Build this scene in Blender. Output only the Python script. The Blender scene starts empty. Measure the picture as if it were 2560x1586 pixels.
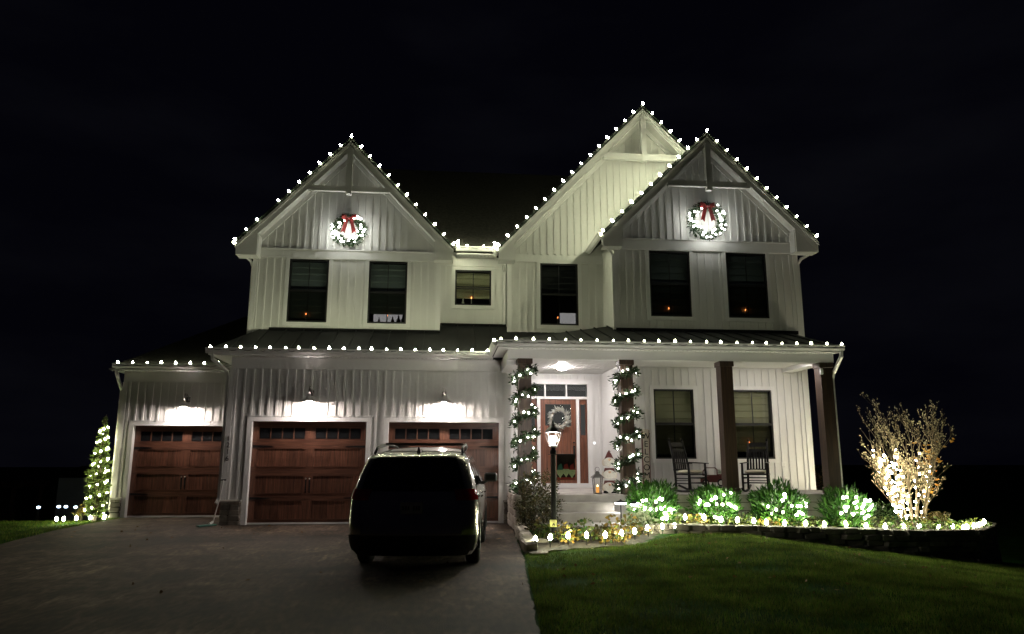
import bpy, bmesh, math, random
import numpy as np
from mathutils import Vector, Matrix, Euler
RNG = random.Random(7)
NR = np.random.default_rng(11)
SC = bpy.context.scene
COL = SC.collection
R = math.radians

# ------------------------------------------------------------------ camera, night sky, exposure
cam_d = bpy.data.cameras.new('camera')
cam = bpy.data.objects.new('camera', cam_d); COL.objects.link(cam)
cam_d.sensor_width = 36.0
cam_d.lens = 36.0 * 1800 / 2560
cam_d.clip_start = 0.1
cam_d.clip_end = 2000
cam.location = (4.59, -18.206, 1.56)
yaw, pitch, roll = R(-5.46), R(11.1), R(-0.057)
rot = Matrix.Rotation(yaw, 3, 'Z') @ Matrix.Rotation(pitch, 3, 'X') @ Matrix.Rotation(roll, 3, 'Y')
right, fwd, up = rot.col[0], rot.col[1], rot.col[2]
m3 = Matrix((right, up, -fwd)).transposed()
cam.rotation_euler = m3.to_euler()
SC.camera = cam

W = bpy.data.worlds.new('World'); SC.world = W; W.use_nodes = True
nt = W.node_tree; nt.nodes.clear()
wo = nt.nodes.new('ShaderNodeOutputWorld'); bg = nt.nodes.new('ShaderNodeBackground')
tc = nt.nodes.new('ShaderNodeTexCoord'); nz = nt.nodes.new('ShaderNodeTexNoise'); rp = nt.nodes.new('ShaderNodeValToRGB')
mp = nt.nodes.new('ShaderNodeMapping'); mp.inputs['Scale'].default_value = (1.0, 1.0, 3.0)
nt.links.new(tc.outputs['Generated'], mp.inputs['Vector']); nt.links.new(mp.outputs['Vector'], nz.inputs['Vector'])
nz.inputs['Scale'].default_value = 3.2; nz.inputs['Detail'].default_value = 5
rp.color_ramp.elements[0].position = 0.42; rp.color_ramp.elements[0].color = (0.0010, 0.0010, 0.0024, 1)
rp.color_ramp.elements[1].position = 0.80; rp.color_ramp.elements[1].color = (0.0032, 0.0033, 0.0048, 1)
nt.links.new(nz.outputs['Fac'], rp.inputs['Fac']); nt.links.new(rp.outputs['Color'], bg.inputs['Color'])
bg.inputs['Strength'].default_value = 0.42
nt.links.new(bg.outputs['Background'], wo.inputs['Surface'])

SC.view_settings.view_transform = 'Standard'
SC.view_settings.look = 'None'
SC.view_settings.exposure = 1.15
SC.view_settings.gamma = 1.0
SC.view_settings.use_curve_mapping = False
SC.render.engine = 'CYCLES'
SC.cycles.use_denoising = True
SC.cycles.use_adaptive_sampling = False
SC.cycles.max_bounces = 8
SC.cycles.diffuse_bounces = 3
SC.cycles.glossy_bounces = 4
SC.cycles.transparent_max_bounces = 10
SC.cycles.sample_clamp_indirect = 4.0
SC.cycles.use_light_tree = True
SC.cycles.caustics_reflective = False
SC.cycles.caustics_refractive = False

# lamp strengths (radiance of the glowing glass), kept together for tuning
E_RAKE, E_EAVE, E_PORCH, E_BAY = 195, 84, 18, 80
E_STAKE, E_BUSH, E_TREE, E_MINI, E_WREATH = 58, 33, 92, 36, 17
E_SCONCE, E_CEIL, E_LAMP, E_PATH = 470, 170, 900, 18
WARM = (0.98, 1.0, 0.66)
COOL = (1.0, 0.86, 0.79)

# ------------------------------------------------------------------ materials
def nodes(name):
    m = bpy.data.materials.new(name); m.use_nodes = True
    t = m.node_tree; b = t.nodes['Principled BSDF']
    return m, t, b

def pmat(name, col, rough=0.6, var=0.15, scale=6.0, metal=0.0, bump=0.0, bscale=60.0, stretch=(1, 1, 1), col2=None,
         coat=0.0, spec=0.5, island=0.0, detail=4.0):
    m, t, b = nodes(name)
    L = t.links
    geo = t.nodes.new('ShaderNodeNewGeometry'); mp = t.nodes.new('ShaderNodeMapping')
    mp.inputs['Scale'].default_value = stretch
    L.new(geo.outputs['Position'], mp.inputs['Vector'])
    n = t.nodes.new('ShaderNodeTexNoise'); n.inputs['Scale'].default_value = scale; n.inputs['Detail'].default_value = detail
    L.new(mp.outputs['Vector'], n.inputs['Vector'])
    r = t.nodes.new('ShaderNodeValToRGB')
    a = tuple(c * (1 - var) for c in col); z = tuple(min(1, c * (1 + var)) for c in (col2 or col))
    r.color_ramp.elements[0].position = 0.3; r.color_ramp.elements[1].position = 0.7
    r.color_ramp.elements[0].color = (*a, 1); r.color_ramp.elements[1].color = (*z, 1)
    L.new(n.outputs['Fac'], r.inputs['Fac'])
    out = r.outputs['Color']
    if island:
        oi = t.nodes.new('ShaderNodeObjectInfo'); hs = t.nodes.new('ShaderNodeHueSaturation')
        mr = t.nodes.new('ShaderNodeMapRange'); mr.inputs['To Min'].default_value = 1 - island; mr.inputs['To Max'].default_value = 1 + island
        L.new(oi.outputs['Random'], mr.inputs['Value']); L.new(mr.outputs['Result'], hs.inputs['Value']); L.new(out, hs.inputs['Color'])
        out = hs.outputs['Color']
    L.new(out, b.inputs['Base Color'])
    b.inputs['Roughness'].default_value = rough; b.inputs['Metallic'].default_value = metal
    b.inputs['Specular IOR Level'].default_value = spec
    if coat: b.inputs['Coat Weight'].default_value = coat; b.inputs['Coat Roughness'].default_value = 0.05
    if bump:
        n2 = t.nodes.new('ShaderNodeTexNoise'); n2.inputs['Scale'].default_value = bscale; n2.inputs['Detail'].default_value = 5
        L.new(mp.outputs['Vector'], n2.inputs['Vector'])
        bp = t.nodes.new('ShaderNodeBump'); bp.inputs['Strength'].default_value = bump; bp.inputs['Distance'].default_value = 0.01
        L.new(n2.outputs['Fac'], bp.inputs['Height']); L.new(bp.outputs['Normal'], b.inputs['Normal'])
    return m

def emat(name, col, strength):
    m, t, b = nodes(name)
    t.nodes.remove(b)
    e = t.nodes.new('ShaderNodeEmission'); e.inputs['Color'].default_value = (*col, 1); e.inputs['Strength'].default_value = strength
    t.links.new(e.outputs['Emission'], t.nodes['Material Output'].inputs['Surface'])
    return m

def glassmat(name, tint=(0.86, 0.89, 0.89), gloss=0.05, rough=0.02):
    m, t, b = nodes(name); t.nodes.remove(b)
    tr = t.nodes.new('ShaderNodeBsdfTransparent'); tr.inputs['Color'].default_value = (*tint, 1)
    gl = t.nodes.new('ShaderNodeBsdfGlossy'); gl.inputs['Roughness'].default_value = rough
    lw = t.nodes.new('ShaderNodeLayerWeight'); lw.inputs['Blend'].default_value = 0.5
    pw = t.nodes.new('ShaderNodeMath'); pw.operation = 'POWER'; pw.inputs[1].default_value = 5.0
    t.links.new(lw.outputs['Facing'], pw.inputs[0])
    ad = t.nodes.new('ShaderNodeMath'); ad.operation = 'ADD'; ad.use_clamp = True; ad.inputs[1].default_value = gloss
    mx = t.nodes.new('ShaderNodeMixShader')
    t.links.new(pw.outputs['Value'], ad.inputs[0]); t.links.new(ad.outputs['Value'], mx.inputs['Fac'])
    t.links.new(tr.outputs['BSDF'], mx.inputs[1]); t.links.new(gl.outputs['BSDF'], mx.inputs[2])
    t.links.new(mx.outputs['Shader'], t.nodes['Material Output'].inputs['Surface'])
    return m

def glowglass(name, col, strength, fac):
    m, t, b = nodes(name); t.nodes.remove(b)
    e = t.nodes.new('ShaderNodeEmission'); e.inputs['Color'].default_value = (*col, 1); e.inputs['Strength'].default_value = strength
    tr = t.nodes.new('ShaderNodeBsdfTransparent'); mx = t.nodes.new('ShaderNodeMixShader'); mx.inputs['Fac'].default_value = fac
    t.links.new(tr.outputs['BSDF'], mx.inputs[1]); t.links.new(e.outputs['Emission'], mx.inputs[2])
    t.links.new(mx.outputs['Shader'], t.nodes['Material Output'].inputs['Surface'])
    return m

def leafmat(name, c1, c2, rough=0.45, trans=0.25, c3=None, spec=0.3):
    m, t, b = nodes(name); L = t.links
    geo = t.nodes.new('ShaderNodeNewGeometry')
    r = t.nodes.new('ShaderNodeValToRGB')
    r.color_ramp.elements[0].color = (*c1, 1); r.color_ramp.elements[1].color = (*c2, 1)
    if c3:
        e = r.color_ramp.elements.new(0.9); e.color = (*c3, 1); r.color_ramp.elements[1].position = 0.8; r.color_ramp.elements[2].position = 0.93
    L.new(geo.outputs['Random Per Island'], r.inputs['Fac'])
    L.new(r.outputs['Color'], b.inputs['Base Color']); b.inputs['Roughness'].default_value = rough; b.inputs['Specular IOR Level'].default_value = spec
    tl = t.nodes.new('ShaderNodeBsdfTranslucent'); L.new(r.outputs['Color'], tl.inputs['Color'])
    mx = t.nodes.new('ShaderNodeMixShader'); mx.inputs['Fac'].default_value = trans
    L.new(b.outputs['BSDF'], mx.inputs[1]); L.new(tl.outputs['BSDF'], mx.inputs[2])
    L.new(mx.outputs['Shader'], t.nodes['Material Output'].inputs['Surface'])
    return m

def woodmat(name, dark, light, axis='Z', rough=0.45, scale=1.0, island=0.25):
    st = {'Z': (22, 22, 1.3), 'X': (1.3, 22, 22), 'Y': (22, 1.3, 22)}[axis]
    st = tuple(s * scale for s in st)
    m, t, b = nodes(name); L = t.links
    geo = t.nodes.new('ShaderNodeNewGeometry'); mp = t.nodes.new('ShaderNodeMapping'); mp.inputs['Scale'].default_value = st
    L.new(geo.outputs['Position'], mp.inputs['Vector'])
    oi = t.nodes.new('ShaderNodeObjectInfo'); ml = t.nodes.new('ShaderNodeMath'); ml.operation = 'MULTIPLY'; ml.inputs[1].default_value = 37.0
    L.new(oi.outputs['Random'], ml.inputs[0]); L.new(ml.outputs['Value'], mp.inputs['Location'])
    n = t.nodes.new('ShaderNodeTexNoise'); n.inputs['Scale'].default_value = 1.6; n.inputs['Detail'].default_value = 7; n.inputs['Distortion'].default_value = 0.6
    L.new(mp.outputs['Vector'], n.inputs['Vector'])
    r = t.nodes.new('ShaderNodeValToRGB'); r.color_ramp.elements[0].position = 0.35; r.color_ramp.elements[1].position = 0.68
    r.color_ramp.elements[0].color = (*dark, 1); r.color_ramp.elements[1].color = (*light, 1)
    L.new(n.outputs['Fac'], r.inputs['Fac'])
    hs = t.nodes.new('ShaderNodeHueSaturation'); mr = t.nodes.new('ShaderNodeMapRange')
    mr.inputs['To Min'].default_value = 1 - island; mr.inputs['To Max'].default_value = 1 + island
    L.new(oi.outputs['Random'], mr.inputs['Value']); L.new(mr.outputs['Result'], hs.inputs['Value']); L.new(r.outputs['Color'], hs.inputs['Color'])
    L.new(hs.outputs['Color'], b.inputs['Base Color']); b.inputs['Roughness'].default_value = rough
    bp = t.nodes.new('ShaderNodeBump'); bp.inputs['Strength'].default_value = 0.25; bp.inputs['Distance'].default_value = 0.004
    L.new(n.outputs['Fac'], bp.inputs['Height']); L.new(bp.outputs['Normal'], b.inputs['Normal'])
    return m

M = {}
M['siding'] = pmat('siding', (0.66, 0.655, 0.635), 0.55, 0.045, 1.3, bump=0.10, bscale=30, stretch=(3, 3, .6))
M['batten'] = pmat('batten_paint', (0.68, 0.675, 0.655), 0.5, 0.04, 1.1)
M['trim'] = pmat('trim_paint', (0.72, 0.715, 0.70), 0.45, 0.04, 0.9)
M['soffit'] = pmat('soffit_vinyl', (0.68, 0.675, 0.66), 0.5, 0.05, 2.0)
M['gutter'] = pmat('gutter_aluminium', (0.70, 0.695, 0.68), 0.35, 0.04, 3.0)
M['shingle'] = pmat('shingle', (0.009, 0.0087, 0.0075), 0.95, 0.45, 14.0, bump=0.8, bscale=50, spec=0.04)
M['metalroof'] = pmat('metal_roofing', (0.011, 0.012, 0.012), 0.55, 0.2, 2.0, spec=0.12)
M['black'] = pmat('black_metal', (0.007, 0.007, 0.0075), 0.5, 0.2, 8.0, spec=0.25)
M['winframe'] = pmat('window_frame_black', (0.010, 0.010, 0.010), 0.5, 0.1, 4.0)
M['postwood'] = woodmat('stained_post', (0.022, 0.012, 0.007), (0.060, 0.034, 0.019), 'Z', 0.55, 0.7, 0.1)
M['doorZ'] = woodmat('door_wood_upright', (0.060, 0.023, 0.014), (0.165, 0.070, 0.042), 'Z', 0.42)
M['doorX'] = woodmat('door_wood_rail', (0.060, 0.023, 0.014), (0.140, 0.060, 0.036), 'X', 0.42, 1.0, 0.08)
M['frontdoor'] = woodmat('front_door_wood', (0.085, 0.028, 0.014), (0.185, 0.068, 0.034), 'Z', 0.38, 0.8, 0.08)
M['darkglass'] = pmat('dark_glass', (0.012, 0.013, 0.014), 0.05, 0.1, 1.0)
M['glass'] = glassmat('window_glass')
M['clearglass'] = glassmat('clear_glass', (0.97, 0.97, 0.96), 0.06)
M['blind'] = pmat('blind_fabric', (0.16, 0.18, 0.17), 0.9, 0.06, 5.0)
M['blindwarm'] = pmat('blind_fabric_warm', (0.40, 0.36, 0.22), 0.9, 0.06, 5.0)
M['screen'] = glassmat('insect_screen', (0.62, 0.62, 0.60), 0.0, 0.5)
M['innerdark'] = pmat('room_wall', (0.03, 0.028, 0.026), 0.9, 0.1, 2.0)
M['concrete'] = pmat('concrete', (0.36, 0.34, 0.31), 0.85, 0.20, 3.0, bump=0.25, bscale=80)
M['stone'] = pmat('field_stone', (0.16, 0.14, 0.115), 0.85, 0.35, 7.0, bump=0.6, bscale=30, island=0.35)
M['stonelight'] = pmat('edging_stone', (0.38, 0.34, 0.29), 0.85, 0.25, 7.0, bump=0.5, bscale=30, island=0.25)
M['cap'] = pmat('cap_stone', (0.40, 0.38, 0.34), 0.8, 0.15, 9.0, bump=0.3, bscale=40)
M['soil'] = pmat('mulch_soil', (0.028, 0.019, 0.013), 0.95, 0.5, 30.0, bump=0.9, bscale=60)
M['white'] = pmat('white_plastic', (0.72, 0.72, 0.70), 0.45, 0.04, 3.0)
M['greenwire'] = pmat('green_wire', (0.012, 0.03, 0.014), 0.5, 0.2, 20.0)
M['whitewire'] = pmat('white_wire', (0.5, 0.5, 0.47), 0.5, 0.1, 20.0)
M['red'] = pmat('red_cloth', (0.20, 0.018, 0.016), 0.6, 0.25, 12.0)
M['redpaint'] = pmat('red_paint', (0.10, 0.020, 0.017), 0.5, 0.15, 9.0)
M['cream'] = pmat('cream_paint', (0.62, 0.56, 0.46), 0.6, 0.08, 9.0)
M['beard'] = pmat('grey_white_beard', (0.60, 0.57, 0.52), 0.8, 0.12, 30.0)
M['skin'] = pmat('tan_nose', (0.55, 0.38, 0.24), 0.6, 0.08, 9.0)
M['tan'] = pmat('tan_wood', (0.50, 0.36, 0.21), 0.6, 0.2, 8.0, stretch=(1, 1, 6))
M['cushion'] = pmat('cushion_fabric', (0.52, 0.48, 0.36), 0.9, 0.08, 20.0, bump=0.2, bscale=120)
M['chair'] = pmat('black_chair_paint', (0.005, 0.0045, 0.004), 0.45, 0.2, 6.0, spec=0.2)
M['flag'] = pmat('dark_flag_cloth', (0.022, 0.014, 0.014), 0.9, 0.2, 10.0)
M['palegreen'] = pmat('pale_green_cloth', (0.36, 0.42, 0.27), 0.8, 0.18, 40.0)
M['yellow'] = pmat('yellow_plate', (0.62, 0.60, 0.20), 0.5, 0.06, 9.0)
M['shovel'] = pmat('green_plastic', (0.05, 0.16, 0.13), 0.4, 0.1, 9.0)
M['pewter'] = pmat('pewter_metal', (0.16, 0.15, 0.145), 0.4, 0.1, 9.0, metal=0.6)
M['galv'] = pmat('white_enamel', (0.55, 0.53, 0.50), 0.3, 0.05, 9.0)

# ------------------------------------------------------------------ mesh builder and object helpers
ORG = {}
def tag(o, label=None, cat=None, group=None, kind=None):
    if label: o['label'] = label
    if cat: o['category'] = cat
    if group: o['group'] = group
    if kind: o['kind'] = kind
    return o

def thing(name, label, cat, loc=(0, 0, 0), rotz=0.0, group=None, world=True):
    """an Empty at the base of a thing; with world=True its parts are written in world coordinates"""
    o = bpy.data.objects.new(name, None); COL.objects.link(o); o.empty_display_size = 0.2
    o.location = loc; o.rotation_euler = (0, 0, rotz)
    tag(o, label, cat, group)
    ORG[o.name] = Vector(loc) if world else Vector((0, 0, 0))
    return o

def link(name, me, parent=None, origin=None):
    o = bpy.data.objects.new(name, me); COL.objects.link(o)
    if parent is not None:
        o.parent = parent; ORG[o.name] = ORG.get(parent.name, Vector((0, 0, 0)))
    return o

class MB:
    def __init__(s): s.v = []; s.f = []
    def add(s, vs, fs):
        n = len(s.v); s.v += [tuple(p) for p in vs]; s.f += [tuple(i + n for i in f) for f in fs]; return s
    def box(s, x0, x1, y0, y1, z0, z1):
        return s.add([(x0, y0, z0), (x1, y0, z0), (x1, y1, z0), (x0, y1, z0), (x0, y0, z1), (x1, y0, z1), (x1, y1, z1), (x0, y1, z1)],
                     [(0, 3, 2, 1), (4, 5, 6, 7), (0, 1, 5, 4), (1, 2, 6, 5), (2, 3, 7, 6), (3, 0, 4, 7)])
    def quad(s, a, b, c, d): return s.add([a, b, c, d], [(0, 1, 2, 3)])
    def poly_y(s, pts, y0, y1):
        """extrude a polygon of (x, z) points, anticlockwise seen from -y, from y0 (front) to y1 (back)"""
        n = len(pts)
        return s.add([(x, y0, z) for x, z in pts] + [(x, y1, z) for x, z in pts],
                     [tuple(range(n)), tuple(range(2 * n - 1, n - 1, -1))] + [((i + 1) % n, i, n + i, n + (i + 1) % n) for i in range(n)])
    def poly_x(s, pts, x0, x1):
        n = len(pts)
        return s.add([(x0, y, z) for y, z in pts] + [(x1, y, z) for y, z in pts],
                     [tuple(range(n - 1, -1, -1)), tuple(range(n, 2 * n))] + [(i, (i + 1) % n, n + (i + 1) % n, n + i) for i in range(n)])
    def poly_z(s, pts, z0, z1):
        n = len(pts)
        return s.add([(x, y, z0) for x, y in pts] + [(x, y, z1) for x, y in pts],
                     [tuple(range(n - 1, -1, -1)), tuple(range(n, 2 * n))] + [(i, (i + 1) % n, n + (i + 1) % n, n + i) for i in range(n)])
    def lathe(s, prof, c=(0, 0, 0), n=12, cap=True):
        """profile of (radius, z) turned round the z axis at c"""
        vs = []
        for r, z in prof:
            for k in range(n):
                a = 2 * math.pi * k / n; vs.append((c[0] + r * math.cos(a), c[1] + r * math.sin(a), c[2] + z))
        fs = []
        for i in range(len(prof) - 1):
            for k in range(n):
                k2 = (k + 1) % n; fs.append((i * n + k, i * n + k2, (i + 1) * n + k2, (i + 1) * n + k))
        if cap: fs += [tuple(range(n - 1, -1, -1)), tuple((len(prof) - 1) * n + k for k in range(n))]
        return s.add(vs, fs)
    def tube(s, pts, rad, n=6, cap=True):
        pts = [Vector(p) for p in pts]; rads = rad if isinstance(rad, (list, tuple)) else [rad] * len(pts)
        vs, fs = [], []
        t0 = (pts[1] - pts[0]).normalized()
        u = t0.orthogonal().normalized()
        for i, p in enumerate(pts):
            t = (pts[min(i + 1, len(pts) - 1)] - pts[max(i - 1, 0)])
            t = t.normalized() if t.length > 1e-9 else t0
            u = (u - t * u.dot(t)); u = u.normalized() if u.length > 1e-6 else t.orthogonal().normalized()
            w = t.cross(u)
            for k in range(n):
                a = 2 * math.pi * k / n; vs.append(p + (u * math.cos(a) + w * math.sin(a)) * rads[i])
        for i in range(len(pts) - 1):
            for k in range(n):
                k2 = (k + 1) % n; fs.append((i * n + k, i * n + k2, (i + 1) * n + k2, (i + 1) * n + k))
        if cap: fs += [tuple(range(n - 1, -1, -1)), tuple((len(pts) - 1) * n + k for k in range(n))]
        return s.add(vs, fs)
    def bar(s, a, b, w, d, up=(0, 0, 1)):
        """rectangular bar from a to b, w across, d along the up-ish side"""
        a, b = Vector(a), Vector(b); t = (b - a).normalized(); up = Vector(up)
        side = t.cross(up); side = side.normalized() if side.length > 1e-6 else t.orthogonal().normalized()
        n = side.cross(t).normalized(); vs = []
        for p in (a, b):
            for su, sn in ((-1, -1), (1, -1), (1, 1), (-1, 1)): vs.append(p + side * su * w / 2 + n * sn * d / 2)
        return s.add(vs, [(0, 1, 2, 3), (7, 6, 5, 4), (0, 4, 5, 1), (1, 5, 6, 2), (2, 6, 7, 3), (3, 7, 4, 0)])
    def mesh(s, name, mat, smooth=False, off=None):
        me = bpy.data.meshes.new(name)
        v = s.v if off is None else [(a - off[0], b - off[1], c - off[2]) for a, b, c in s.v]
        me.from_pydata(v, [], s.f); me.update()
        if mat is not None: me.materials.append(mat)
        if smooth: me.polygons.foreach_set('use_smooth', [True] * len(me.polygons))
        return me
    def build(s, name, mat, parent=None, smooth=False, bevel=0.0, kind=None, label=None):
        off = ORG.get(parent.name) if parent is not None else None
        o = link(name, s.mesh(name, mat, smooth, off), parent)
        bm = bmesh.new(); bm.from_mesh(o.data); bmesh.ops.recalc_face_normals(bm, faces=bm.faces)
        if bevel: bmesh.ops.bevel(bm, geom=bm.edges[:], offset=bevel, segments=1, affect='EDGES', profile=0.6)
        bm.to_mesh(o.data); bm.free()
        if smooth: o.data.polygons.foreach_set('use_smooth', [True] * len(o.data.polygons))
        if kind: o['kind'] = kind
        if label: o['label'] = label
        return o

_unit = {}
def piece(name, parent, x0, x1, y0, y1, z0, z1, mat, rot=None):
    """one box-shaped piece: a shared unit box, sized by its own scale"""
    key = mat.name
    if key not in _unit:
        me = MB().box(-.5, .5, -.5, .5, -.5, .5).mesh('unit_' + key, mat)
        bm = bmesh.new(); bm.from_mesh(me); bmesh.ops.recalc_face_normals(bm, faces=bm.faces); bm.to_mesh(me); bm.free()
        _unit[key] = me
    o = link(name, _unit[key], parent)
    o.location = Vector(((x0 + x1) / 2, (y0 + y1) / 2, (z0 + z1) / 2)) - ORG.get(parent.name, Vector())
    o.scale = (x1 - x0, y1 - y0, z1 - z0)
    if rot: o.rotation_euler = rot
    return o

def rock_mesh(name, mat, seed, rough=0.16):
    """an irregular block about one unit in size"""
    rr = random.Random(seed)
    bm = bmesh.new(); bmesh.ops.create_cube(bm, size=1.0)
    bmesh.ops.bevel(bm, geom=bm.edges[:], offset=0.14, segments=1, affect='EDGES')
    for v in bm.verts:
        v.co += Vector((rr.uniform(-1, 1), rr.uniform(-1, 1), rr.uniform(-1, 1))) * rough * 0.45
    me = bpy.data.meshes.new(name); bm.to_mesh(me); bm.free(); me.materials.append(mat)
    return me

def np_mesh(name, V, F, mat):
    """mesh from numpy arrays; F is (n, 3) or (n, 4)"""
    me = bpy.data.meshes.new(name); k = F.shape[1]
    me.vertices.add(len(V)); me.vertices.foreach_set('co', np.asarray(V, np.float32).ravel())
    me.loops.add(F.size); me.loops.foreach_set('vertex_index', F.astype(np.int32).ravel())
    me.polygons.add(len(F)); me.polygons.foreach_set('loop_start', np.arange(0, F.size, k, dtype=np.int32))
    me.polygons.foreach_set('loop_total', np.full(len(F), k, np.int32))
    me.update(calc_edges=True); me.materials.append(mat)
    return me

def unitv(a): return a / np.maximum(np.linalg.norm(a, axis=1, keepdims=True), 1e-9)

def leaf_arrays(P, D, L, Wd, rng, fold=0.25, droop=0.0):
    """a folded pointed leaf (two triangles either side of its midrib) at each point P along direction D"""
    n = len(P); D = unitv(D)
    U = unitv(np.cross(D, unitv(rng.normal(size=(n, 3)))))
    N = np.cross(U, D)
    L = (L * rng.uniform(.7, 1.25, n))[:, None]; Wd = (Wd * rng.uniform(.75, 1.2, n))[:, None]
    tip = P + D * L - np.array([0, 0, 1.0]) * L * droop
    mid = P + D * L * .45
    a = mid + U * Wd * .5 + N * Wd * fold; b = mid - U * Wd * .5 + N * Wd * fold
    V = np.stack([P, a, tip, b], 1).reshape(-1, 3)
    i = np.arange(n)[:, None] * 4
    F = np.concatenate([i + [0, 1, 2], i + [0, 2, 3]], 0)
    return V, F

def leaf_part(name, P, D, L, Wd, mat, parent, rng, fold=0.25, droop=0.0, kind='stuff'):
    V, F = leaf_arrays(np.asarray(P, float), np.asarray(D, float), L, Wd, rng, fold, droop)
    if parent is not None: V = V - np.array(ORG.get(parent.name, Vector()))
    o = link(name, np_mesh(name, V, F, mat), parent)
    if kind: o['kind'] = kind
    return o

# glowing bulbs: one shared mesh per lamp strength
def bulb_mesh(name, mat, r=0.029, h=0.086, n=8):
    pr = [(r * .40, 0), (r * .80, h * .18), (r, h * .40), (r * .82, h * .66), (r * .45, h * .88), (r * .08, h)]
    me = MB().lathe(pr, n=n).mesh(name, mat, True)
    return me
def mini_mesh(name, mat, r=0.022):
    bm = bmesh.new(); bmesh.ops.create_icosphere(bm, subdivisions=1, radius=r)
    me = bpy.data.meshes.new(name); bm.to_mesh(me); bm.free(); me.materials.append(mat)
    return me
BULB = {}
for k, e in (('rake', E_RAKE), ('eave', E_EAVE), ('porch', E_PORCH), ('bay', E_BAY), ('stake', E_STAKE)):
    BULB[k] = bulb_mesh(k + '_bulb', emat(k + '_bulb_glow', WARM, e))
BULB['bush'] = bulb_mesh('bush_bulb', emat('bush_bulb_glow', (0.96, 1.0, 0.72), E_BUSH), 0.027, 0.066)
BULB['tree'] = bulb_mesh('tree_bulb', emat('tree_bulb_glow', (1.0, 0.92, 0.66), E_TREE), 0.023, 0.056)
BULB['mini'] = mini_mesh('garland_bulb', emat('garland_bulb_glow', (1.0, 0.96, 0.86), E_MINI), 0.020)
BULB['wreath'] = mini_mesh('wreath_bulb', emat('wreath_bulb_glow', (0.97, 0.98, 0.90), E_WREATH), 0.026)
BULB['spruce'] = mini_mesh('spruce_bulb', emat('spruce_bulb_glow', (1.0, 0.97, 0.60), E_BUSH * 1.8), 0.024)
def put_bulb(kind, p, parent, axis=(0, 0, 1), name='bulb'):
    o = link(name, BULB[kind], parent)
    o.location = Vector(p) - ORG.get(parent.name, Vector())
    q = Vector((0, 0, 1)).rotation_difference(Vector(axis).normalized())
    o.rotation_euler = q.to_euler()
    k = RNG.uniform(.84, 1.14); o.scale = (k, k, k * RNG.uniform(.92, 1.08))
    return o

# ------------------------------------------------------------------ ground, drive, beds
def sstep(a, b, x):
    t = np.clip((x - a) / (b - a), 0, 1); return t * t * (3 - 2 * t)
def ground_h(x, y):
    x = np.asarray(x, float); y = np.asarray(y, float)
    rightfall = -0.125 * np.maximum(x - 10.9, 0); rightfall = np.maximum(rightfall, -1.3)
    crown = 0.05 * sstep(7.0, 9.5, x) * (1 - sstep(10.2, 11.5, x)) * sstep(-12, -5, y)
    hr = rightfall + crown
    hl = -0.11 * np.maximum(y - 2.6, 0); hl = np.maximum(hl, -2.1) - 0.10 * (1 - sstep(-4.35, -3.9, x))
    h = np.where(x > 4, hr, hl * (1 - sstep(-3.9, -3.0, x)))
    ondrive = sstep(-3.95, -3.6, x) * (1 - sstep(5.2, 6.0, x)) * (1 - sstep(1.5, 3.0, y))
    return h - 0.05 * ondrive
DRIVE_R = [(6.28, 0.0), (6.22, -1.2), (6.12, -3.0), (6.0, -5.0), (5.93, -6.25), (5.72, -8.6), (5.50, -11.3), (5.3, -18), (5.2, -34)]
DRIVE_L = [(-3.78, 2.38), (-3.85, 1.2), (-3.80, -1.0), (-3.45, -3.6), (-3.35, -8), (-3.3, -34)]
def edge_x(poly, y):
    p = sorted(poly, key=lambda q: q[1]); return np.interp(y, [q[1] for q in p], [q[0] for q in p])

xs = np.concatenate([[-300, -150, -80, -50, -35], np.arange(-26, 26.1, 0.5), [35, 50, 80, 150, 300]])
ys = np.concatenate([[-300, -120, -60, -40], np.arange(-26, 30.1, 0.5), [38, 50, 70, 110, 180, 300]])
X, Y = np.meshgrid(xs, ys); Z = ground_h(X, Y)
V = np.stack([X, Y, Z], -1).reshape(-1, 3); nx, ny = len(xs), len(ys)
ii = (np.arange(ny - 1)[:, None] * nx + np.arange(nx - 1)[None]).reshape(-1, 1)
F = ii + np.array([0, 1, nx + 1, nx])
M['lawn'] = pmat('lawn_turf', (0.012, 0.045, 0.005), 0.95, 0.45, 2.5, bump=0.9, bscale=60, spec=0.03)
lawn = link('lawn', np_mesh('lawn', V, F, M['lawn'])); lawn['kind'] = 'structure'

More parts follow.
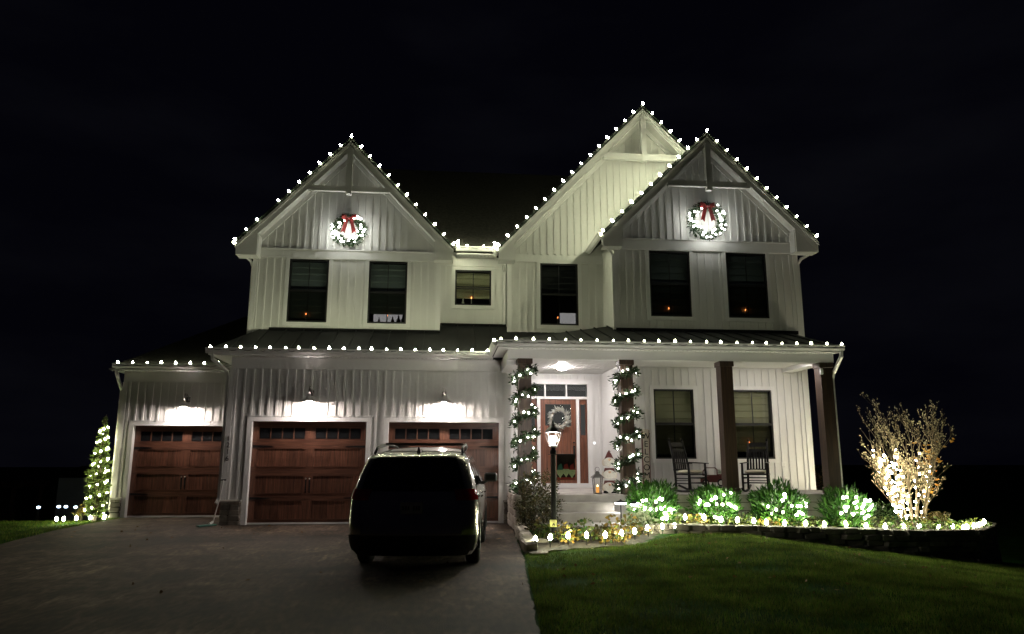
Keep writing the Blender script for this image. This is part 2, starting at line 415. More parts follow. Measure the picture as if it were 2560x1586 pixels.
def asphalt():
    m, t, b = nodes('asphalt'); L = t.links
    geo = t.nodes.new('ShaderNodeNewGeometry')
    def noise(scale, stretch, detail, dist, lo, hi, clo, chi):
        mp = t.nodes.new('ShaderNodeMapping'); mp.inputs['Scale'].default_value = stretch
        n = t.nodes.new('ShaderNodeTexNoise'); n.inputs['Scale'].default_value = scale; n.inputs['Detail'].default_value = detail; n.inputs['Distortion'].default_value = dist
        L.new(geo.outputs['Position'], mp.inputs['Vector']); L.new(mp.outputs['Vector'], n.inputs['Vector'])
        r = t.nodes.new('ShaderNodeValToRGB'); r.color_ramp.elements[0].position = lo; r.color_ramp.elements[1].position = hi
        r.color_ramp.elements[0].color = (*clo, 1); r.color_ramp.elements[1].color = (*chi, 1)
        L.new(n.outputs['Fac'], r.inputs['Fac']); return n, r.outputs['Color']
    g = lambda v: (v, v, v)
    _, base = noise(.45, (1, 1, 1), 6, .5, .34, .68, (.072, .050, .034), (.158, .114, .080))
    _, band = noise(1.0, (.12, .50, 1), 6, .8, .42, .55, g(.20), g(1))          # long worn bands across the drive
    _, blot = noise(1.0, (1.6, .8, 1), 7, 1.4, .42, .62, g(.48), g(1.2))      # blotches and stains
    _, grit = noise(1.0, (15, 4.5, 1), 6, .2, .36, .64, g(.42), g(1.35))          # coarse grain
    fine, _f = noise(95, (1, 1, 1), 3, 0, .3, .7, g(0), g(1))
    _, scuff = noise(1.0, (3.2, .55, 1), 8, 2.2, .58, .68, g(1.0), g(1.9))     # pale scuffs
    col = base
    for c, f in ((band, .75), (blot, .9), (grit, .9), (scuff, .8)):
        mx = t.nodes.new('ShaderNodeMixRGB'); mx.blend_type = 'MULTIPLY'; mx.inputs['Fac'].default_value = f
        L.new(col, mx.inputs['Color1']); L.new(c, mx.inputs['Color2']); col = mx.outputs['Color']
    L.new(col, b.inputs['Base Color']); b.inputs['Roughness'].default_value = 0.8; b.inputs['Specular IOR Level'].default_value = 0.3
    bp = t.nodes.new('ShaderNodeBump'); bp.inputs['Strength'].default_value = 0.7; bp.inputs['Distance'].default_value = 0.008
    L.new(fine.outputs['Fac'], bp.inputs['Height']); L.new(bp.outputs['Normal'], b.inputs['Normal'])
    return m
M['asphalt'] = asphalt()
vs, fs = [], []
yy = np.concatenate([np.arange(2.38, -13, -0.12), np.arange(-13, -34.1, -1.0)])
rr_ = random.Random(3)
for i, y in enumerate(yy):
    xl = edge_x(DRIVE_L, y) + rr_.uniform(-.015, .015); xr = (-0.58 if y > 0 else edge_x(DRIVE_R, y) + rr_.uniform(-.015, .015))
    if y > 0: xr = 6.28 if False else -0.58
    vs += [(xl, y, 0.004), (xr, y, 0.004), (xl, y, -0.12), (xr, y, -0.12)]
for i in range(len(yy) - 1):
    a = 4 * i; b = a + 4
    fs += [(a, b, b + 1, a + 1), (a + 1, b + 1, b + 3, a + 3), (a, a + 2, b + 2, b)]
o = MB().add(vs, fs).build('driveway', M['asphalt']); o['kind'] = 'structure'

# planting beds: the raised bed behind the low stone wall, and the small bed before the steps
def bed_z(x): return np.interp(x, [8.4, 9.3, 11.1, 12.9, 14.5, 16.3], [0.20, 0.19, 0.15, 0.09, 0.03, -0.02])
def wall_y(x): return np.interp(x, [8.3, 9.0, 12, 14.6, 16.4, 16.9], [-3.12, -3.18, -3.2, -3.1, -2.75, -2.3])
vs, fs = [], []
bx = np.arange(8.40, 17.01, 0.2); by = np.linspace(0, 1, 10)
for x in bx:
    for k in by:
        y0 = wall_y(x) + 0.10; y = y0 + (2.2 - y0) * k if x > 14.2 else y0 + (-1.9 - y0) * k
        vs.append((x, y, float(bed_z(x)) + 0.03 * math.sin(x * 7 + y * 5) * (1 if 0 < k < 1 else 0) - (0.25 if x > 16.9 else 0)))
for i in range(len(bx) - 1):
    for j in range(9):
        a = i * 10 + j; fs.append((a, a + 10, a + 11, a + 1))
o = MB().add(vs, fs).build('planting_bed', M['soil'], smooth=True); o['kind'] = 'structure'
FB = [(6.18, -1.9), (7.02, -1.95), (7.02, -2.95), (6.75, -3.52), (8.55, -3.52), (9.45, -3.25), (9.35, -2.9), (9.5, -2.6), (9.15, -3.55), (8.7, -4.2), (8.2, -4.75), (7.6, -5.05), (6.9, -5.2), (6.3, -5.6), (6.0, -5.75), (6.03, -4.5)]
FB = [(6.18, -1.9), (7.05, -1.95), (8.65, -1.95), (8.65, -3.2), (9.5, -3.26), (9.2, -3.7), (8.75, -4.3), (8.2, -4.85), (7.6, -5.12), (6.9, -5.3), (6.35, -5.7), (5.99, -5.9), (6.05, -4.5)]
bm = bmesh.new()
top = [bm.verts.new((x, y, 0.022)) for x, y in FB]; cen = bm.verts.new((7.3, -3.8, 0.09)); bot = [bm.verts.new((x, y, -0.2)) for x, y in FB]
for i in range(len(FB)):
    j = (i + 1) % len(FB); bm.faces.new((top[i], cen, top[j])); bm.faces.new((top[i], top[j], bot[j], bot[i]))
bmesh.ops.subdivide_edges(bm, edges=bm.edges[:], cuts=3, use_grid_fill=True)
for v in bm.verts:
    if v.co.z > 0: v.co.z += 0.02 * math.sin(v.co.x * 9) * math.cos(v.co.y * 8)
bmesh.ops.recalc_face_normals(bm, faces=bm.faces)
me = bpy.data.meshes.new('flower_bed'); bm.to_mesh(me); bm.free(); me.materials.append(M['soil'])
o = link('flower_bed', me); o['kind'] = 'structure'

# ------------------------------------------------------------------ the house
HOUSE = thing('house', 'white two-storey farmhouse with three steep gables, garage doors and a lit porch', 'house')

def wall_part(name, x0, x1, z0, z1, y, openings=(), thick=0.16, mat='siding', poly=None):
    """a sheathed wall in an x-z plane with its face at y; openings (xa, xb, za, zb) are cut through"""
    xs = sorted({x0, x1, *[v for o in openings for v in o[:2]]}); zs = sorted({z0, z1, *[v for o in openings for v in o[2:]]})
    m = MB(); inside = lambda cx, cz: any(a < cx < b and c < cz < d for a, b, c, d in openings)
    for i in range(len(xs) - 1):
        for j in range(len(zs) - 1):
            if inside((xs[i] + xs[i + 1]) / 2, (zs[j] + zs[j + 1]) / 2): continue
            a, b, c, d = xs[i], xs[i + 1], zs[j], zs[j + 1]
            m.quad((a, y, c), (b, y, c), (b, y, d), (a, y, d)); m.quad((b, y + thick, c), (a, y + thick, c), (a, y + thick, d), (b, y + thick, d))
    for a, b, c, d in openings:
        t = y + thick
        m.quad((a, y, c), (a, t, c), (a, t, d), (a, y, d)); m.quad((b, t, c), (b, y, c), (b, y, d), (b, t, d))
        m.quad((a, t, c), (a, y, c), (b, y, c), (b, t, c)); m.quad((a, y, d), (a, t, d), (b, t, d), (b, y, d))
    t = y + thick
    m.quad((x0, t, z0), (x0, y, z0), (x0, y, z1), (x0, t, z1)); m.quad((x1, y, z0), (x1, t, z0), (x1, t, z1), (x1, y, z1))
    m.quad((x0, t, z0), (x1, t, z0), (x1, y, z0), (x0, y, z0)); m.quad((x0, y, z1), (x1, y, z1), (x1, t, z1), (x0, t, z1))
    off = ORG[HOUSE.name]
    o = link(name, m.mesh(name, M[mat], False, off), HOUSE)
    return o

NB = [0]
def battens(wall, x0, x1, y, zlo, zhi, blocks=(), step=0.20, phase=0.0, w=0.050, d=0.022):
    """upright battens on a wall; zlo and zhi may be functions of x; blocks are (xa, xb, za, zb) kept clear"""
    x = x0 + phase
    while x < x1:
        lo = zlo(x) if callable(zlo) else zlo; hi = zhi(x) if callable(zhi) else zhi
        spans = [(lo, hi)]
        for a, b, c, dd in blocks:
            if a - w / 2 < x < b + w / 2:
                new = []
                for s, e in spans:
                    if c > s: new.append((s, min(e, c)))
                    if dd < e: new.append((max(s, dd), e))
                spans = [q for q in new if q[1] - q[0] > 0.04]
        for s, e in spans:
            if e - s > 0.04:
                piece('batten', wall, x - w / 2, x + w / 2, y - d, y + 0.004, s, e, M['batten']); NB[0] += 1
        x += step

def board(name, x0, x1, y0, y1, z0, z1, mat='trim', parent=None):
    return MB().box(x0, x1, y0, y1, z0, z1).build(name, M[mat], parent or HOUSE)

CASE = 0.10
def window(x0, x1, z0, z1, y, blind=None, blind_to=0.45, rails=1, mids=1, frame=0.048, label=None, screen=True):
    """a black double-hung window set in its opening; the frame mesh carries casing, sashes, muntins, panes and blind as pieces"""
    f = frame; m = MB()
    yf, yb = y - 0.012, y + 0.07
    m.box(x0, x0 + f, yf, yb, z0, z1).box(x1 - f, x1, yf, yb, z0, z1).box(x0 + f, x1 - f, yf, yb, z0, z0 + f).box(x0 + f, x1 - f, yf, yb, z1 - f, z1)
    w = m.build('window', M['winframe'], HOUSE)
    if label: w['label'] = label
    c = MB(); c.box(x0 - CASE, x0 - .001, y - .032, y, z0 - CASE, z1 + CASE).box(x1 + .001, x1 + CASE, y - .032, y, z0 - CASE, z1 + CASE)
    c.box(x0 - .001, x1 + .001, y - .030, y, z1 + .001, z1 + CASE).box(x0 - .001, x1 + .001, y - .036, y, z0 - CASE, z0 - .001)
    c.build('casing', M['trim'], w)
    zm = (z0 + z1) / 2
    if rails == 1: piece('sash_rail', w, x0 + f, x1 - f, y - .004, y + .05, zm - .035, zm + .030, M['winframe'])
    else:
        piece('sash_rail', w, x0 + f, x1 - f, y - .004, y + .05, zm + .010, zm + .040, M['winframe'])
        piece('sash_rail', w, x0 + f, x1 - f, y - .004, y + .05, zm - .040, zm - .012, M['winframe'])
    xm = (x0 + x1) / 2
    for (a, b, yo) in ((zm + .03, z1 - f, 0.012), (z0 + f, zm - .035, 0.028)):
        if mids: piece('muntin', w, xm - .011, xm + .011, y + yo - .008, y + yo + .016, a, b, M['winframe'])
        piece('pane', w, x0 + f, x1 - f, y + yo + .004, y + yo + .008, a, b, M['glass'])
        if yo > .02 and screen: piece('insect_screen', w, x0 + f, x1 - f, y - .006, y - .003, a, b, M['screen'])
    if blind:
        zt = z1 - f; zb = z0 + (z1 - z0) * blind_to
        n = max(3, int((zt - zb) / 0.17)); mm = MB(); pts = []
        for i in range(n + 1):
            z = zt + (zb - zt) * i / n; pts.append((y + .150, z))
            if i < n: pts.append((y + .130, z + (zb - zt) / n * .82))
        for p, q in zip(pts[:-1], pts[1:]): mm.quad((x0 + .03, p[0], p[1]), (x1 - .03, p[0], p[1]), (x1 - .03, q[0], q[1]), (x0 + .03, q[0], q[1]))
        mm.build('blind', M[blind], w)  # a blind, except the dark sheet imitating room darkness under the tallest gable
    # the dark room behind the pane
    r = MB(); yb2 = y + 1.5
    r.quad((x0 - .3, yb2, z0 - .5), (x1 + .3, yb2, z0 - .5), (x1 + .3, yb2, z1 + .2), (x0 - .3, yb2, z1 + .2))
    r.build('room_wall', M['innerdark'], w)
    return w

# --- garage block: front wall at y = 0
D2 = (-0.01, 2.73, 0.0, 2.45); D3 = (3.27, 6.01, 0.0, 2.45)
gw = wall_part('garage_wall', -0.60, 6.30, 0.0, 4.03, 0.0, [D2, D3])
blk = [(a - .13, b + .13, -1, d + .13) for a, b, c, d in (D2, D3)] + [(-.60, -.10, -1, .60), (2.80, 3.20, -1, .60), (6.04, 6.3, -1, .60)]
battens(gw, -0.60, 6.30, 0.0, 0.0, 3.72, blk, phase=.14)
board('frieze_board', -0.60, 6.30, -0.034, -.002, 3.72, 4.0)
board('corner_board', -0.62, -0.50, -0.028, -.001, 0.56, 3.718)
board('corner_board', 6.16, 6.30, -0.028, -.001, 0.56, 3.718)
# --- left bay: front wall at y = 2.4
D1 = (-3.73, -0.99, 0.0, 2.43)
bw = wall_part('bay_wall', -4.10, -0.61, 0.0, 3.93, 2.4, [D1])
battens(bw, -4.10, -0.62, 2.4, 0.0, 3.60, [(D1[0] - .13, D1[1] + .13, -1, D1[3] + .13), (-4.1, -3.8, -1, .56)], phase=.17)
board('frieze_board', -4.10, -0.61, 2.366, 2.398, 3.60, 3.92)
board('corner_board', -4.12, -4.0, 2.372, 2.399, 0.52, 3.598)
# --- side and rear walls that close the block
MB().box(-4.10, -3.94, 2.57, 9.8, 0, 3.93).build('bay_side_wall', M['siding'], HOUSE)
MB().box(-0.60, -0.44, 0.17, 10.0, 0, 4.05).box(-0.60, -0.44, 1.57, 10.0, 4.05, 7.2).build('garage_side_wall', M['siding'], HOUSE)
MB().box(6.14, 6.30, 0.17, 2.0, 0, 4.0).build('garage_side_wall', M['siding'], HOUSE)
MB().box(14.09, 14.25, 0.37, 10.0, -1.0, 7.4).build('side_wall', M['siding'], HOUSE)
MB().box(-0.6, 14.25, 10.0, 10.16, -1.5, 7.3).box(-4.1, -.6, 9.8, 9.96, -1.5, 3.9).build('rear_wall', M['siding'], HOUSE)
MB().box(-0.3, 14.0, 3.6, 3.7, 0.0, 7.2).build('inner_wall', M['innerdark'], HOUSE)
MB().box(-.44, 6.1, 0.3, 9.9, 0.0, 0.02).box(-3.9, -.62, 2.6, 9.7, 0.0, 0.02).build('garage_floor', M['concrete'], HOUSE)

# --- upper left gable: wall at y = 1.4
LGW = [(0.34, 1.40, 5.17, 6.93), (2.49, 3.54, 5.17, 6.93)]
lw_ = wall_part('gable_wall', -0.62, 4.45, 4.1, 7.25, 1.4, LGW)
def blocks_of(ws): return [(a - CASE - .005, b + CASE + .005, c - CASE - .005, d + CASE + .1) for a, b, c, d in ws]
def skirt_z(x, y): return 4.14 + .44 * (y + .45)
battens(lw_, -0.62, 4.45, 1.4, 4.3, 6.95, blocks_of(LGW), phase=.13)
board('frieze_board', -0.62, 4.45, 1.362, 1.398, 6.95, 7.19)
board('ledge', -0.55, 4.38, 1.335, 1.40, 7.19, 7.222)
board('corner_board', -0.64, -0.52, 1.370, 1.399, 4.3, 6.948); board('corner_board', 4.34, 4.47, 1.370, 1.399, 4.3, 6.948)
for q in LGW: window(*q, 1.4, 'blind', .06 if q[0] < 1 else .17)
MB().box(4.29, 4.45, 1.57, 2.2, 4.8, 7.3).build('return_wall', M['siding'], HOUSE)
# --- recessed middle wall with the small window: y = 2.2
MW = [(4.88, 5.93, 5.90, 6.95)]
mw_ = wall_part('recessed_wall', 4.45, 6.36, 4.6, 7.5, 2.2, MW)
battens(mw_, 4.45, 6.36, 2.2, 4.8, 7.05, blocks_of(MW), phase=.16, d=.014)
board('frieze_board', 4.45, 6.36, 2.170, 2.199, 7.06, 7.30)
window(*MW[0], 2.2, 'blindwarm', .22, rails=2, screen=False)
# --- tall middle gable: wall at y = 1.6
GW = [(7.29, 8.38, 5.25, 7.05)]
gm_ = wall_part('gable_wall', 6.36, 14.05, 4.3, 7.30, 1.6, GW)
battens(gm_, 6.36, 9.15, 1.6, 4.5, 7.06, blocks_of(GW), phase=.15)
board('frieze_board', 6.36, 9.2, 1.565, 1.598, 7.07, 7.30)
board('corner_board', 6.34, 6.47, 1.570, 1.599, 4.5, 7.068)
MB().box(6.38, 6.5, 1.77, 2.3, 4.6, 7.4).build('return_wall', M['siding'], HOUSE)
window(*GW[0], 1.6, 'innerdark', .5)  # no real blind here: a near-black sheet stands in for the unlit room
# --- right gable: wall at y = 0.2 from the porch floor up
RW = [(10.07, 11.20, 5.28, 7.10), (12.22, 13.36, 5.28, 7.10)]; FW = [(10.06, 11.13, 1.55, 3.34), (12.19, 13.25, 1.55, 3.34)]
rw_ = wall_part('front_wall', 9.10, 14.25, 0.0, 7.45, 0.2, RW + FW)
keep = [(9.0, 14.3, 3.88, 4.5)] + blocks_of(RW) + [(a - CASE, b + CASE, c - CASE, d + CASE) for a, b, c, d in FW]
battens(rw_, 9.10, 14.25, 0.2, 0.77, 7.08, keep, phase=.15)
board('frieze_board', 9.10, 14.25, 0.162, 0.198, 7.12, 7.40)
board('ledge', 9.2, 14.15, 0.135, 0.2, 7.40, 7.432)
for x in (9.10, 14.14): board('corner_board', x, x + .12, 0.170, 0.199, 4.6, 7.118)
board('corner_board', 14.14, 14.26, 0.170, 0.199, 0.77, 3.88)
for q in RW: window(*q, 0.2, 'blind', .06)
for k, q in enumerate(FW): window(*q, 0.2, 'blindwarm', .06 if k == 0 else .10, frame=.04)
for o_ in [c for c in HOUSE.children if c.name.startswith('window')]:
    pass
MB().box(9.10, 9.26, 0.37, 1.6, 4.6, 7.4).build('return_wall', M['siding'], HOUSE)
cb = [(9.098, 9.10)]
# alcove: side wall x = 9.1 and door wall y = 2.0
aw = MB().box(9.10, 9.26, 0.36, 2.0, 0.5, 4.0).build('alcove_wall', M['siding'], HOUSE)
y_ = 0.30
while y_ < 1.98:
    piece('batten', aw, 9.082, 9.104, y_ - .02, y_ + .02, 0.77, 3.90, M['batten']); y_ += .155
DOORW = (6.86, 8.66, 0.78, 3.62)
dw = wall_part('entry_wall', 6.30, 9.10, 0.0, 4.05, 2.0, [DOORW])
battens(dw, 6.30, 9.10, 2.0, 0.77, 3.90, [(6.74, 8.78, 0, 3.74)], phase=.12)

# --- entry door set: frame, transom panes, sidelights, door
yd = 2.0
def entry():
    m = MB()
    m.box(6.74, 6.86, yd - .05, yd + .10, .88, 3.74).box(8.66, 8.80, yd - .05, yd + .10, .88, 3.74).box(6.86, 8.66, yd - .05, yd + .10, 3.62, 3.76)
    m.box(6.80, 8.72, yd - .06, yd + .10, 3.20, 3.27)
    m.box(7.23, 7.32, yd - .055, yd + .10, .88, 3.20).box(8.34, 8.42, yd - .055, yd + .10, .88, 3.20)
    m.box(7.44, 7.48, yd - .03, yd + .08, 3.27, 3.62).box(8.05, 8.09, yd - .03, yd + .08, 3.27, 3.62)
    fr = m.build('entry_frame', M['trim'], HOUSE)
    for a, b in ((6.86, 7.44), (7.48, 8.05), (8.09, 8.66)): piece('transom_pane', fr, a, b, yd + .04, yd + .046, 3.27, 3.62, M['glass'])
    MB().quad((6.5, 3.0, .8), (9, 3.0, .8), (9, 3.0, 3.9), (6.5, 3.0, 3.9)).build('glowing_hall_wall', emat('glowing_hall_wall', (1.0, .93, .88), .035), fr)  # wall given a faint glow of its own to imitate a lit hall
    piece('threshold_board', fr, 6.72, 8.82, yd - .12, yd + .1, .762, .88, M['trim'])
    for a, b in ((6.86, 7.23), (8.42, 8.66)):
        s = MB(); s.box(a, b, yd + .02, yd + .06, .88, 2.20).box(a, a + .05, yd + .02, yd + .06, 2.2, 3.06).box(b - .05, b, yd + .02, yd + .06, 2.2, 3.06).box(a, b, yd + .02, yd + .06, 3.06, 3.2)
        sl = s.build('sidelight', M['frontdoor'], HOUSE)
        piece('sidelight_pane', sl, a + .05, b - .05, yd + .036, yd + .042, 2.2, 3.06, M['glass'])
        piece('sidelight_panel', sl, a + .07, b - .05, yd + .008, yd + .022, 1.45, 2.12, M['frontdoor'])
        piece('sidelight_panel', sl, a + .07, b - .05, yd + .008, yd + .022, .98, 1.36, M['frontdoor'])
    a, b = 7.32, 8.34; d = MB()
    d.box(a, a + .14, yd, yd + .05, .88, 3.20).box(b - .14, b, yd, yd + .05, .88, 3.20).box(a + .14, b - .14, yd, yd + .05, .88, 1.06)
    d.box(a + .14, b - .14, yd, yd + .05, 2.30, 2.46).box(a + .14, b - .14, yd, yd + .05, 3.06, 3.20)
    door = d.build('front_door', M['frontdoor'], HOUSE)
    for k in range(3):
        xa = a + .14 + k * (b - a - .28) / 3; piece('door_plank', door, xa + .004, xa + (b - a - .28) / 3 - .004, yd + .018, yd + .040, 1.06, 2.30, M['frontdoor'])
    piece('door_pane', door, a + .14, b - .14, yd + .02, yd + .026, 2.46, 3.06, M['glass'])
    h = MB().box(b - .10, b - .045, yd - .02, yd, 1.55, 1.90).tube([(b - .07, yd - .02, 1.86), (b - .07, yd - .07, 1.82), (b - .07, yd - .07, 1.64), (b - .07, yd - .02, 1.60)], .012)
    h.build('door_handle', M['black'], door)
    MB().lathe([(.03, 0), (.03, .03)], (b - .07, yd - .02, 1.98), 10).build('door_lock', M['black'], door)
entry()

# --- garage doors
def garage_door(x0, x1, z1, yw, w_label):
    yb = yw + 0.15
    W_ = x1 - x0; door = MB().box(x0, x1, yb, yb + .05, 0.03, z1).build('garage_door', M['doorX'], HOUSE); door['label'] = w_label
    q = lambda a: x0 + a * W_ / 2.74
    k = z1 / 2.44
    zrow = [(2.30, 2.44), (1.78, 2.01), (1.13, 1.35), (.54, .72), (0.03, .11)]
    for a, b in zrow: piece('rail', door, x0, x1, yb - .028, yb, a * k, min(b * k, z1), M['doorX'])
    for a, b in ((0, .14), (1.255, 1.485), (2.60, 2.74)):
        for lo, hi in ((2.01, 2.30), (1.35, 1.78), (.72, 1.13), (.11, .54)): piece('stile', door, q(a), q(b), yb - .028, yb, lo * k, hi * k, M['doorZ'])
    for h in ((.14, 1.255), (1.485, 2.60)):
        a, b = h
        for lo, hi in ((1.35, 1.78), (.72, 1.13), (.11, .54)):
            n = 6
            for i in range(n):
                piece('plank', door, q(a + (b - a) * i / n) + .003, q(a + (b - a) * (i + 1) / n) - .003, yb - .010, yb + .002, lo * k, hi * k, M['doorZ'])
            piece('moulding', door, q(a), q(b), yb - .036, yb - .010, (lo - .014) * k, (lo + .012) * k, M['doorX'])
        n = 4
        for i in range(n):
            piece('pane', door, q(a + (b - a) * i / n) + .016, q(a + (b - a) * (i + 1) / n) - .016, yb - .008, yb + .001, 2.03 * k, 2.28 * k, M['darkglass'])
        for i in range(1, n): piece('glazing_bar', door, q(a + (b - a) * i / n) - .013, q(a + (b - a) * i / n) + .013, yb - .020, yb, 2.01 * k, 2.30 * k, M['doorZ'])
    for zc in (1.84, .61):
        for s, xh in ((1, x0 + .02), (-1, x1 - .02)):
            MB().poly_y([(xh, zc * k - .030), (xh + s * .44, zc * k - .012), (xh + s * .50, zc * k), (xh + s * .44, zc * k + .012), (xh, zc * k + .030)][::s], yb - .040, yb - .029).build('strap_hinge', M['black'], door)
    for xh in (-.045, .045):
        xc = (x0 + x1) / 2 + xh
        MB().tube([(xc, yb - .03, 1.06 * k), (xc, yb - .075, 1.03 * k), (xc, yb - .08, .80 * k), (xc, yb - .03, .76 * k)], .011, 6).box(xc - .016, xc + .016, yb - .034, yb - .028, .73 * k, 1.10 * k).build('handle', M['black'], door)
        MB().lathe([(.006, -.02), (.018, -.01), (.018, .01), (.006, .02)], (xc, yb - .07, 1.07 * k), 8).build('glint_knob', M['galv'], door)  # white enamel imitates the glint at the top of the black pull
    c = MB(); cw = .115
    c.box(x0 - cw, x0 - .001, yw - .036, yw + .145, 0.0, z1 + cw).box(x1 + .001, x1 + cw, yw - .036, yw + .145, 0.0, z1 + cw).box(x0 - .001, x1 + .001, yw - .036, yw + .145, z1 + .001, z1 + cw)
    c.build('door_casing', M['trim'], HOUSE)
    c = MB(); c.box(x0 - cw - .02, x1 + cw + .02, yw - .050, yw - .002, z1 + cw + .001, z1 + cw + .028).build('drip_cap', M['trim'], HOUSE)
    MB().box(x0 + .01, x1 - .01, yb - .045, yb - .005, 0.005, 0.045).build('weather_strip', M['trim'], HOUSE)
garage_door(*D2[:2], 2.44, 0.0, 'wood carriage garage door between the stone base and the parked car')
garage_door(*D3[:2], 2.44, 0.0, 'wood carriage garage door partly hidden behind the parked car')
garage_door(*D1[:2], 2.42, 2.4, 'wood carriage garage door of the set-back single bay')

# --- stone bases by the doors
ROCKS = [rock_mesh('stone', M['stone'], 40 + i) for i in range(8)]
ROCKL = [rock_mesh('light_stone', M['stonelight'], 60 + i) for i in range(8)]
def stone(parent, c, s, rng, pool=ROCKS, name='stone', tilt=.06):
    o = link(name, rng.choice(pool), parent)
    o.location = Vector(c) - ORG.get(parent.name, Vector()); o.scale = s
    o.rotation_euler = (rng.uniform(-tilt, tilt), rng.uniform(-tilt, tilt), rng.uniform(-tilt, tilt))
    return o
def stone_base(x0, x1, y, h, ledge=True, depth=.10):
    rg = random.Random(int((x0 + 9) * 100))
    p = MB().box(x0 + .02, x1 - .02, y - depth * .5, y - .002, 0, h - .05).build('stone_base', M['soil'], HOUSE)
    z = 0.0
    while z < h - .08:
        hh = min(rg.uniform(.09, .16), h - .04 - z); x = x0
        while x < x1 - .02:
            w = min(rg.uniform(.13, .26), x1 - x)
            if x1 - x - w < .07: w = x1 - x
            stone(p, (x + w / 2, y - depth * .5, z + hh / 2), (w * 1.03, depth, hh * 1.04), rg, tilt=.03); x += w
        z += hh
    if ledge: MB().box(x0 - .03, x1 + .02, y - depth - .035, y - .004, h - .045, h).build('base_cap', M['cap'], p, bevel=.006)
stone_base(-.60, -.14, 0.0, .58); stone_base(2.86, 3.14, 0.0, .58); stone_base(6.14, 6.30, 0.0, .55)
stone_base(-4.10, -3.86, 2.4, .52)

# --- roofs
def slab(name, a, b, c, d, th, mat, under=None):
    """a roof plane with corners a, b (eave) and c, d (top), thickened downwards"""
    vs = [a, b, c, d]; lo = [(p[0], p[1], p[2] - th) for p in vs]
    o = MB().add(vs + lo, [(0, 1, 2, 3), (7, 6, 5, 4), (0, 4, 5, 1), (1, 5, 6, 2), (2, 6, 7, 3), (3, 7, 4, 0)]).build(name, M[mat], HOUSE)
    return o

def gable(cx, half, ze, za, yw, yr, yback, wx0, wx1, beam, fz, left=True, right=True, tip_l=True, tip_r=True, batten_x=None, wall=None):
    """a steep gable: two roof planes, rake boards, soffits, returns, and the post-and-beam ornament in the peak"""
    s = (za - ze) / half; top = lambda x: za - s * abs(x - cx)
    rb = 0.25
    for sg in (-1, 1):
        xe = cx + sg * half
        slab('roof_slope', (xe, yr, ze), (xe, yback, ze), (cx, yback, za), (cx, yr, za), .10, 'shingle')
        zb = lambda x: top(x) - .105
        # rake board: a sloping board under the roof edge, its face at yr - .02
        pts = [(xe, zb(xe)), (xe, zb(xe) - rb), (cx, zb(cx) - rb), (cx, zb(cx))]
        if sg > 0: pts = pts[::-1]
        MB().poly_y(pts, yr - .022, yr + .03).build('rake_board', M['trim'], HOUSE)
        pts = [(xe + sg * .012, zb(xe) + .015), (xe + sg * .012, zb(xe) - .075), (cx, zb(cx) - .075), (cx, zb(cx) + .015)]
        if sg > 0: pts = pts[::-1]
        MB().poly_y(pts, yr - .050, yr - .024).build('rake_moulding', M['trim'], HOUSE)
        MB().bar((xe, yr - .030, top(xe) + .006), (cx, yr - .030, za + .006), .07, .014, (0, 1, 0)).build('drip_edge', M['black'], HOUSE)
        # sloping soffit between rake board and wall
        o_ = rb - .05
        MB().quad((xe, yr + .03, zb(xe) - o_), (cx, yr + .03, zb(cx) - o_), (cx, yw, zb(cx) - o_), (xe, yw, zb(xe) - o_)).build('soffit', M['soffit'], HOUSE)
        # soffit vent slots: thin dark boards across
        n = int(half / .12); vm = MB()
        for i in range(1, n):
            x = xe - sg * half * i / n; z = zb(x) - o_ - .003
            vm.box(x - .006, x + .006, yr + .07, yr + .10, z - .004, z)
        vm.build('soffit_vent', M['pewter'], HOUSE, kind='stuff')
        # board on the wall under the soffit
        fz2 = fz + .03
        xw = wx0 if sg < 0 else wx1
        lim = lambda x: zb(x) - o_
        xl = cx + sg * (za - .105 - o_ - fz2) / s
        xl = max(xl, wx0) if sg < 0 else min(xl, wx1)
        bwid = .17
        xl2 = cx + sg * (za - .105 - o_ - bwid - fz2) / s
        xl2 = max(xl2, wx0) if sg < 0 else min(xl2, wx1)
        pts = [(xl, lim(xl)), (xl2, max(fz2, lim(xl2) - bwid)), (cx, lim(cx) - bwid), (cx, lim(cx))]
        if sg > 0: pts = pts[::-1]
        MB().poly_y(pts, yw - .034, yw - .001).build('wall_rake_board', M['trim'], HOUSE)
        # boxed return at the eave end
        if (sg < 0 and tip_l) or (sg > 0 and tip_r):
            zr = ze - .105 - rb; xin = xw - sg * .16
            pts = [(xe, zr), (xin, zr), (xin, top(xin) - .2), (xe, ze - .2)]
            if sg > 0: pts = pts[::-1]
            MB().poly_y(pts, yr - .019, yr + .025).build('eave_return', M['trim'], HOUSE)
            MB().box(min(xe, xin), max(xe, xin), yr - .019, yw, zr - .02, zr + .001).build('return_soffit', M['soffit'], HOUSE)
            MB().box(xin - .015, xin + .015, yr + .025, yw, zr, top(xin) - .36).build('return_cheek', M['soffit'], HOUSE)
    # wall triangle with battens
    pts = [(wx0, fz), (wx1, fz), (wx1, max(fz, top(wx1) - .2)), (cx, top(cx) - .2), (wx0, max(fz, top(wx0) - .2))]
    tri = MB().poly_y(pts, yw, yw + .16).build('gable_peak_wall', M['siding'], HOUSE)
    bx0, bx1 = batten_x or (wx0, wx1)
    battens(tri, bx0, bx1, yw, fz + .035, lambda x: top(x) - .105 - (rb - .05) - .16, phase=.12)
    zb0, zb1, zp = beam
    xo = lambda z: (za - .105 - rb - z) / s + .10
    MB().box(cx - xo(zb1) , cx + xo(zb1), yr - .03, yr + .075, zb0, zb1).build('gable_beam', M['trim'], HOUSE)
    MB().box(cx - .075, cx + .075, yr - .055, yr + .095, zp, za - .28).build('gable_post', M['trim'], HOUSE)

